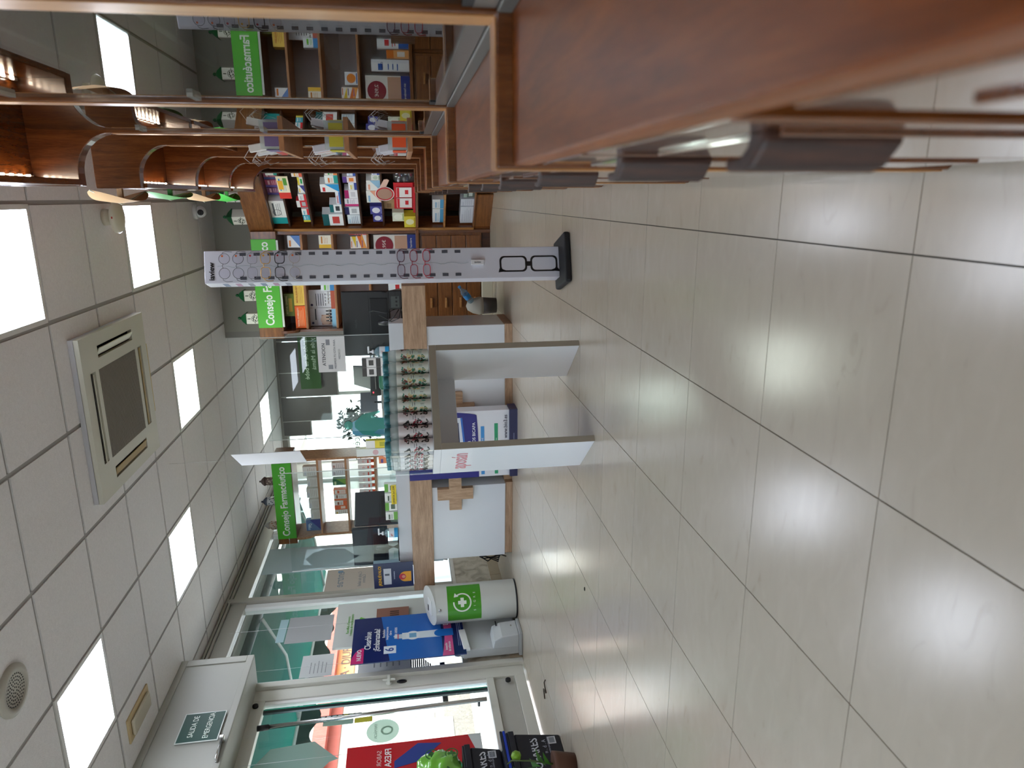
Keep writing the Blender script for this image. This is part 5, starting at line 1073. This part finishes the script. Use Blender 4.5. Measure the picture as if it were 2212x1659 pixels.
for k in range(5):
    tag(MB().box(-.11, .11, -.15, .15, 0, .012+.006*(k % 3)).build('paper_stack', plain(('#d9d8d6', '#c4cad6', '#dfdcd6', '#8f94a8', '#d2d0cc')[k], .8), None, (-1.75+.015*(k % 2), 8.55, 1.1705+.0245*k), (0, 0, .08*(k % 3-1))), f'sheaf of papers, {ORD[k]} from the bottom of the desk pile', 'papers', 'paper pile on the office desk')
lt = thing('office_screen', 'small grey office screen standing left of the printer', 'monitor', (-2.47, 8.6, 1.1705)); MB().box(-.13, .13, -.012, .012, .06, .27).build('panel', plain('#7d8290', .4), lt, rot=(0, 0, .5), bevel=.004); bx('foot', BLACK, lt, -.07, .07, -.06, .06, 0, .012); MB().tube([(0, 0, .01), (0, 0, .1)], .015, 10).build('neck', BLACK, lt)
ch = thing('office_chair', 'green leather office chair behind the bottles', 'chair', (-1.78, 7.6, 0), .3)
MB().box(-.26, .26, -.05, .05, .62, 1.16).build('backrest', plain('#1f7a5a', .35), ch, bevel=.04, seg=4); MB().box(-.26, .26, -.5, .0, .46, .56).build('seat', plain('#1f7a5a', .35), ch, bevel=.03, seg=3)
for k in range(5): MB().box(-.25, .25, -.058, -.048, .70+.09*k, .715+.09*k).build('quilt_seam', plain('#176048', .5), ch)
for s_ in (-1, 1): MB().box(s_*.28-.03, s_*.28+.03, -.42, -.05, .66, .70).build('armrest', plain('#dfe3e0', .4), ch, bevel=.01); MB().box(s_*.28-.015, s_*.28+.015, -.3, -.24, .5, .66).build('arm_post', plain('#dfe3e0', .4), ch)
MB().lathe([(.03, .1), (.03, .46)], 12).build('column', STEEL, ch, (0, -.25, 0)); 
for k in range(5): MB().tube([(0, -.25, .1), (.28*math.cos(k*1.257), -.25+.28*math.sin(k*1.257), .05)], .018, 8).build('leg', BLACK, ch); MB().lathe([(.02, 0), (.025, .02), (.02, .045)], 10).build('caster', BLACK, ch, (.28*math.cos(k*1.257), -.25+.28*math.sin(k*1.257), 0))
pt = thing('potted_plant', 'bushy dark plant against the bright back window', 'plant', (-2.93, 9.35, 0)); MB().lathe([(.13, 0), (.17, .9), (.18, 1.0)], 18).build('tall_pot', plain('#4a4a48', .6), pt); MB().tube([(0, 0, .95), (.02, 0, 1.3), (0, .02, 1.6)], .012, 6).build('stem', plain('#3a3a20', .7), pt)
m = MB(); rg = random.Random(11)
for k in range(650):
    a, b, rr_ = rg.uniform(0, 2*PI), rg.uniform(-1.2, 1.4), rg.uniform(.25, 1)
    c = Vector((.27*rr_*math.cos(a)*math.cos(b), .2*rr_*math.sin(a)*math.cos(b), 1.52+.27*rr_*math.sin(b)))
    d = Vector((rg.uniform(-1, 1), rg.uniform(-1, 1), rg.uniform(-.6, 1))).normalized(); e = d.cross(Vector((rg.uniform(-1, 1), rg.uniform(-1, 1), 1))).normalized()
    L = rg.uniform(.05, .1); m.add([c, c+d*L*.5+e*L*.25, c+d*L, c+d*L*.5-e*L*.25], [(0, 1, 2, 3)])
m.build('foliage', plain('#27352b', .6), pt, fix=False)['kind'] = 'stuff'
# cardboard man and cards among the counter items, left of the plant
bl = thing('body_cutout', 'teal clear cut-out figure on the counter behind the bottles', 'display', (-1.80, 5.62, .986)); TEA = clear('teal_film', '#cfeee8', 1.2, .45, '#5fb8a8')
MB().prism(arc(0, .36, .035, 0, 360, 16), 'y', 0, .003).build('head', TEA, bl); MB().prism([(-.05, .0), (.05, .0), (.045, .12), (.075, .16), (.10, .10), (.115, .11), (.085, .25), (.02, .31), (-.02, .31), (-.085, .25), (-.115, .11), (-.10, .10), (-.075, .16), (-.045, .12)], 'y', 0, .003).build('torso', TEA, bl)
bc = tag(MB().prism([(-.08, 0), (.08, 0), (.08, .28), (.05, .34), (-.05, .34), (-.08, .28)], 'y', 0, .004).build('blue_card', plain('#3f8fb0', .5), None, (-1.86, 5.72, .986)), 'blue shaped card behind the teal figure', 'card')
for k in range(3):
    tag(MB().lathe([(.028, 0), (.034, .06)], 14).build('paper_cup', plain('#dfe0de', .5), None, (-1.62-.0*k, 5.6+.09*k, .986)), f'white paper cup, {ORD[k]} from the front on the riser', 'cup', 'white cups on the riser')
for k, (x, cols, z1, lab) in enumerate(((-1.99, ('#e8d23a', '#f2efe6', '#b8b02a'), 1.22, 'yellow-topped carton behind the acrylic edge'), (-2.06, ('#e6e9e2', '#d8b0b0', '#c43f5a'), 1.3, 'white carton with red dots behind the acrylic edge'), (-2.13, ('#e88a5a', '#f0e6dc', '#5a4a8a'), 1.12, 'orange carton beside the acrylic edge'))):
    pack('counter_carton', lab, 'box', 'cartons between the two counters', (0, 0, 0), 0, x-.033, x+.033, .986, z1, 5.66, .05, cols, (2, 5, 3)[k])
# waste bin with bag and bottle behind the counter end
wb = thing('waste_bin', 'dark waste bin with a bag behind the counter end', 'bin', (-.985, 6.55, 0)); MB().lathe([(.07, 0), (.08, .14)], 20).build('tub', plain('#3a3432', .5), wb); MB().lathe([(.08, .125), (.085, .16), (.07, .22), (.04, .27), (.0, .285)], 18).build('bag_liner', plain('#a8a49c', .5), wb)
wt = tag(MB().lathe([(.028, 0), (.032, .02), (.032, .13), (.014, .16), (.012, .185)], 16).build('water_bottle', clear('water_bottle_plastic', '#dfeef6', 1.4, .3, '#9fc4e0'), None, (-.94, 6.52, .235), (.3, .9, 0)), 'small water bottle with a blue label on the waste bag', 'bottle'); MB().lathe([(.0325, .05), (.0325, .1)], 16, cap=False).build('blue_label', plain('#2f7fc0', .4), wt); MB().lathe([(.014, .183), (.014, .2)], 12).build('cap', plain('#2f7fc0', .4), wt)
wh = thing('white_block', 'low cream skirting box on the floor behind the stand', 'box', (-.95, 6.84, 0)); bx('body', plain('#d3cdb9', .5), wh, -.2, .2, -.05, .05, 0, .1, .004)
for k in range(5):
    tag(MB().tube([(-3.12-.03*k, 5.7+.1*k, .28), (-3.2, 5.75+.05*k, .2+.03*k), (-3.16-.02*k, 5.8, .1), (-3.22, 5.85+.06*k, .02)], .006, 6).build('loose_cable', BLACKM), f'black loose cable, {ORD[k]} of the tangle between counter and bin', 'cable', 'cable tangle by the round bin')
dbr = tag(MB().tube([(-3.38, 4.10, .004), (-3.33, 4.14, .005), (-3.30, 4.06, .004), (-3.26, 4.12, .006), (-3.22, 4.09, .004)], .004, 5).build('dry_leaf_debris', plain('#4a4238', .9)), 'bit of dark dry debris on the tiles by the crates', 'debris')
tag(MB().lathe([(0, 0), (.007, 0), (.006, .004), (0, .005)], 7, sx=1.6).build('dark_crumb', plain('#2c2822', .9), None, (-1.95, 3.14, 0)), 'small dark crumb alone on the floor tiles', 'debris')

# ================================================================== THE STREET
struct(MB().box(-30, XL-.2, -6, 30, -.16, -.06).build('floor_street', plain('#b5b0a6', .9, noise=.1)))
FX = -9.0
fb = thing('street_building', 'white building with shutters and orange DJURJURA sign across the street', 'building', (FX, 11.5, -.1))
FWH = plain('#b9b2a6', .8, noise=.06)
def Fp(name, m, xa, xb, ya, yb, za, zb, par=None): return bx(name, m, par or fb, xa-FX, xb-FX, ya-11.5, yb-11.5, za+.1, zb+.1)
Fp('wall', FWH, FX-.3, FX, 3, 24, -.1, 3.6); Fp('stone_base', ramp_noise('granite_base', [(.3, '#6a6660'), (.7, '#8d8880')], 30, .8, rnd=False), FX, FX+.02, 3, 24, -.1, .45)
sg = Fp('shop_sign', plain('#c97f45', .6), FX, FX+.06, 11.6, 14.2, 2.12, 2.45); text('LA · DJURJURA ·', .24, plain('#4a2a1c', .6), sg, (.035, -.1, .165), rot=EAST, bold=.02)
Fp('tile_strip', wood('red_roof_tiles', '#7d3026', '#9a4034', '#b0564a', (1, 14, 1), .7), FX, FX+.25, 7, 14.3, 2.45, 2.68)
m = MB()
for k in range(30): m.box(0, .02, -.9, .9, .052*k, .052*k+.04)
for (yc, lab) in ((12.35, 0), (10.35, 1), (8.2, 2)):
    o = m.build('shutter', plain('#b9bbbc', .5), fb, (.0, yc-11.5, .72)); o.scale = (1, .95 if lab == 0 else .6, .8)
Fp('garage_door', plain('#b5b6b8', .5), FX, FX+.02, 11.1, 13.4, .35, 1.3); Fp('green_shutter', plain('#4d6a62', .6, noise=.3), FX, FX+.04, 12.0, 13.5, 1.35, 1.95)
Fp('house_door', plain('#b9b9b7', .5), FX, FX+.03, 9.7, 10.7, .3, 1.95); Fp('door_frame', plain('#a8a8a6', .5), FX, FX+.05, 9.55, 9.68, .1, 2.0)
Fp('brick_strip', plain('#9a4a3e', .8, noise=.2), FX, FX+.03, 3, 11.4, 2.25, 2.62); Fp('house_number_plate', plain('#d8c9b8', .6), FX, FX+.035, 10.9, 11.1, 1.9, 2.1)
bs = thing('street_building', 'pale building seen through the back window', 'building', (-3, 18, -.1)); bx('wall', plain('#e9e6e0', .8), bs, -5, 8, 0, .3, 0, 2.2)
cr_ = thing('parked_car', 'white parked car glimpsed through the lower window', 'car', (-6.4, 11.7, -.06)); MB().prism([(-1.9, .25), (1.9, .25), (1.95, .7), (1.3, .85), (.7, 1.35), (-1.1, 1.35), (-1.7, .9), (-1.95, .75)], 'x', -.8, .8).build('car_body', plain('#e2e4e8', .2, coat=.6), cr_, bevel=.08, seg=3)
MB().prism([(.72, .9), (1.2, .9), (.68, 1.27), (.0, 1.27), (.0, .9)], 'x', .79, .81).build('car_window', plain('#7fa3b5', .1), cr_); MB().prism([(-.08, .9), (-.08, 1.27), (-1.0, 1.27), (-1.45, .9)], 'x', .79, .81).build('car_window', plain('#7fa3b5', .1), cr_)
for yy in (-1.2, 1.2): MB().lathe([(.3, -.1), (.32, -.08), (.32, .08), (.3, .1)], 20).build('wheel', BLACKM, cr_, (.72, yy, .32), (0, PI/2, 0))
# awning over the window
aw = thing('awning', 'green canvas awning with scalloped edge over the street window', 'awning', (-4.0, 6.4, 2.42))
AWM = plain('#1f5c4f', .75, noise=.12)
def transl(m):
    t = m.node_tree; p = t.nodes['Principled BSDF']; out = t.nodes['Material Output']; tr = t.nodes.new('ShaderNodeBsdfTranslucent'); tr.inputs[0].default_value = lin('#1f6353'); mx = t.nodes.new('ShaderNodeMixShader'); mx.inputs[0].default_value = .3
    t.links.new(p.outputs[0], mx.inputs[1]); t.links.new(tr.outputs[0], mx.inputs[2]); t.links.new(mx.outputs[0], out.inputs[0])
transl(AWM)
MB().add([(0, -3.2, .0), (0, 3.0, .0), (-1.2, 3.0, -.30), (-1.2, -3.2, -.30)], [(0, 1, 2, 3)]).build('canvas', AWM, aw, fix=False)
pts = [(-3.2, 0)]+[(-3.2+6.2*k/120, -.17-.045*math.sin(2*PI*k/10)) for k in range(121)]+[(3.0, 0)]
MB().prism(pts, 'x', -1.204, -1.2).build('scalloped_valance', plain('#24423c', .8), aw, (0, 0, -.32)); MB().tube([(-1.2, -3.2, -.31), (-1.2, 3.0, -.31)], .02, 8).build('front_bar', plain('#d8dcda', .4), aw); MB().tube([(-.02, -3.2, 0), (-.02, 3.0, 0)], .045, 10).build('roll_tube', plain('#23403c', .5), aw)
for yy in (-2.6, .0, 2.6): MB().tube([(0, yy, -.06), (-.6, yy+.25, -.2), (-1.18, yy, -.31)], .016, 8).build('folding_arm', plain('#d0d4d2', .4), aw)
struct(MB().box(XL-1.0, XL-.2, 3.0, 9.8, 2.5, 2.62).build('ceiling_outside', plain('#dcdcda', .9, noise=.1)))
struct(MB().box(XL-.6, XL-.2, -6, 12, 2.62, 3.2).build('wall_facade', plain('#d8d4cc', .9)))
bpy.context.view_layer.update()
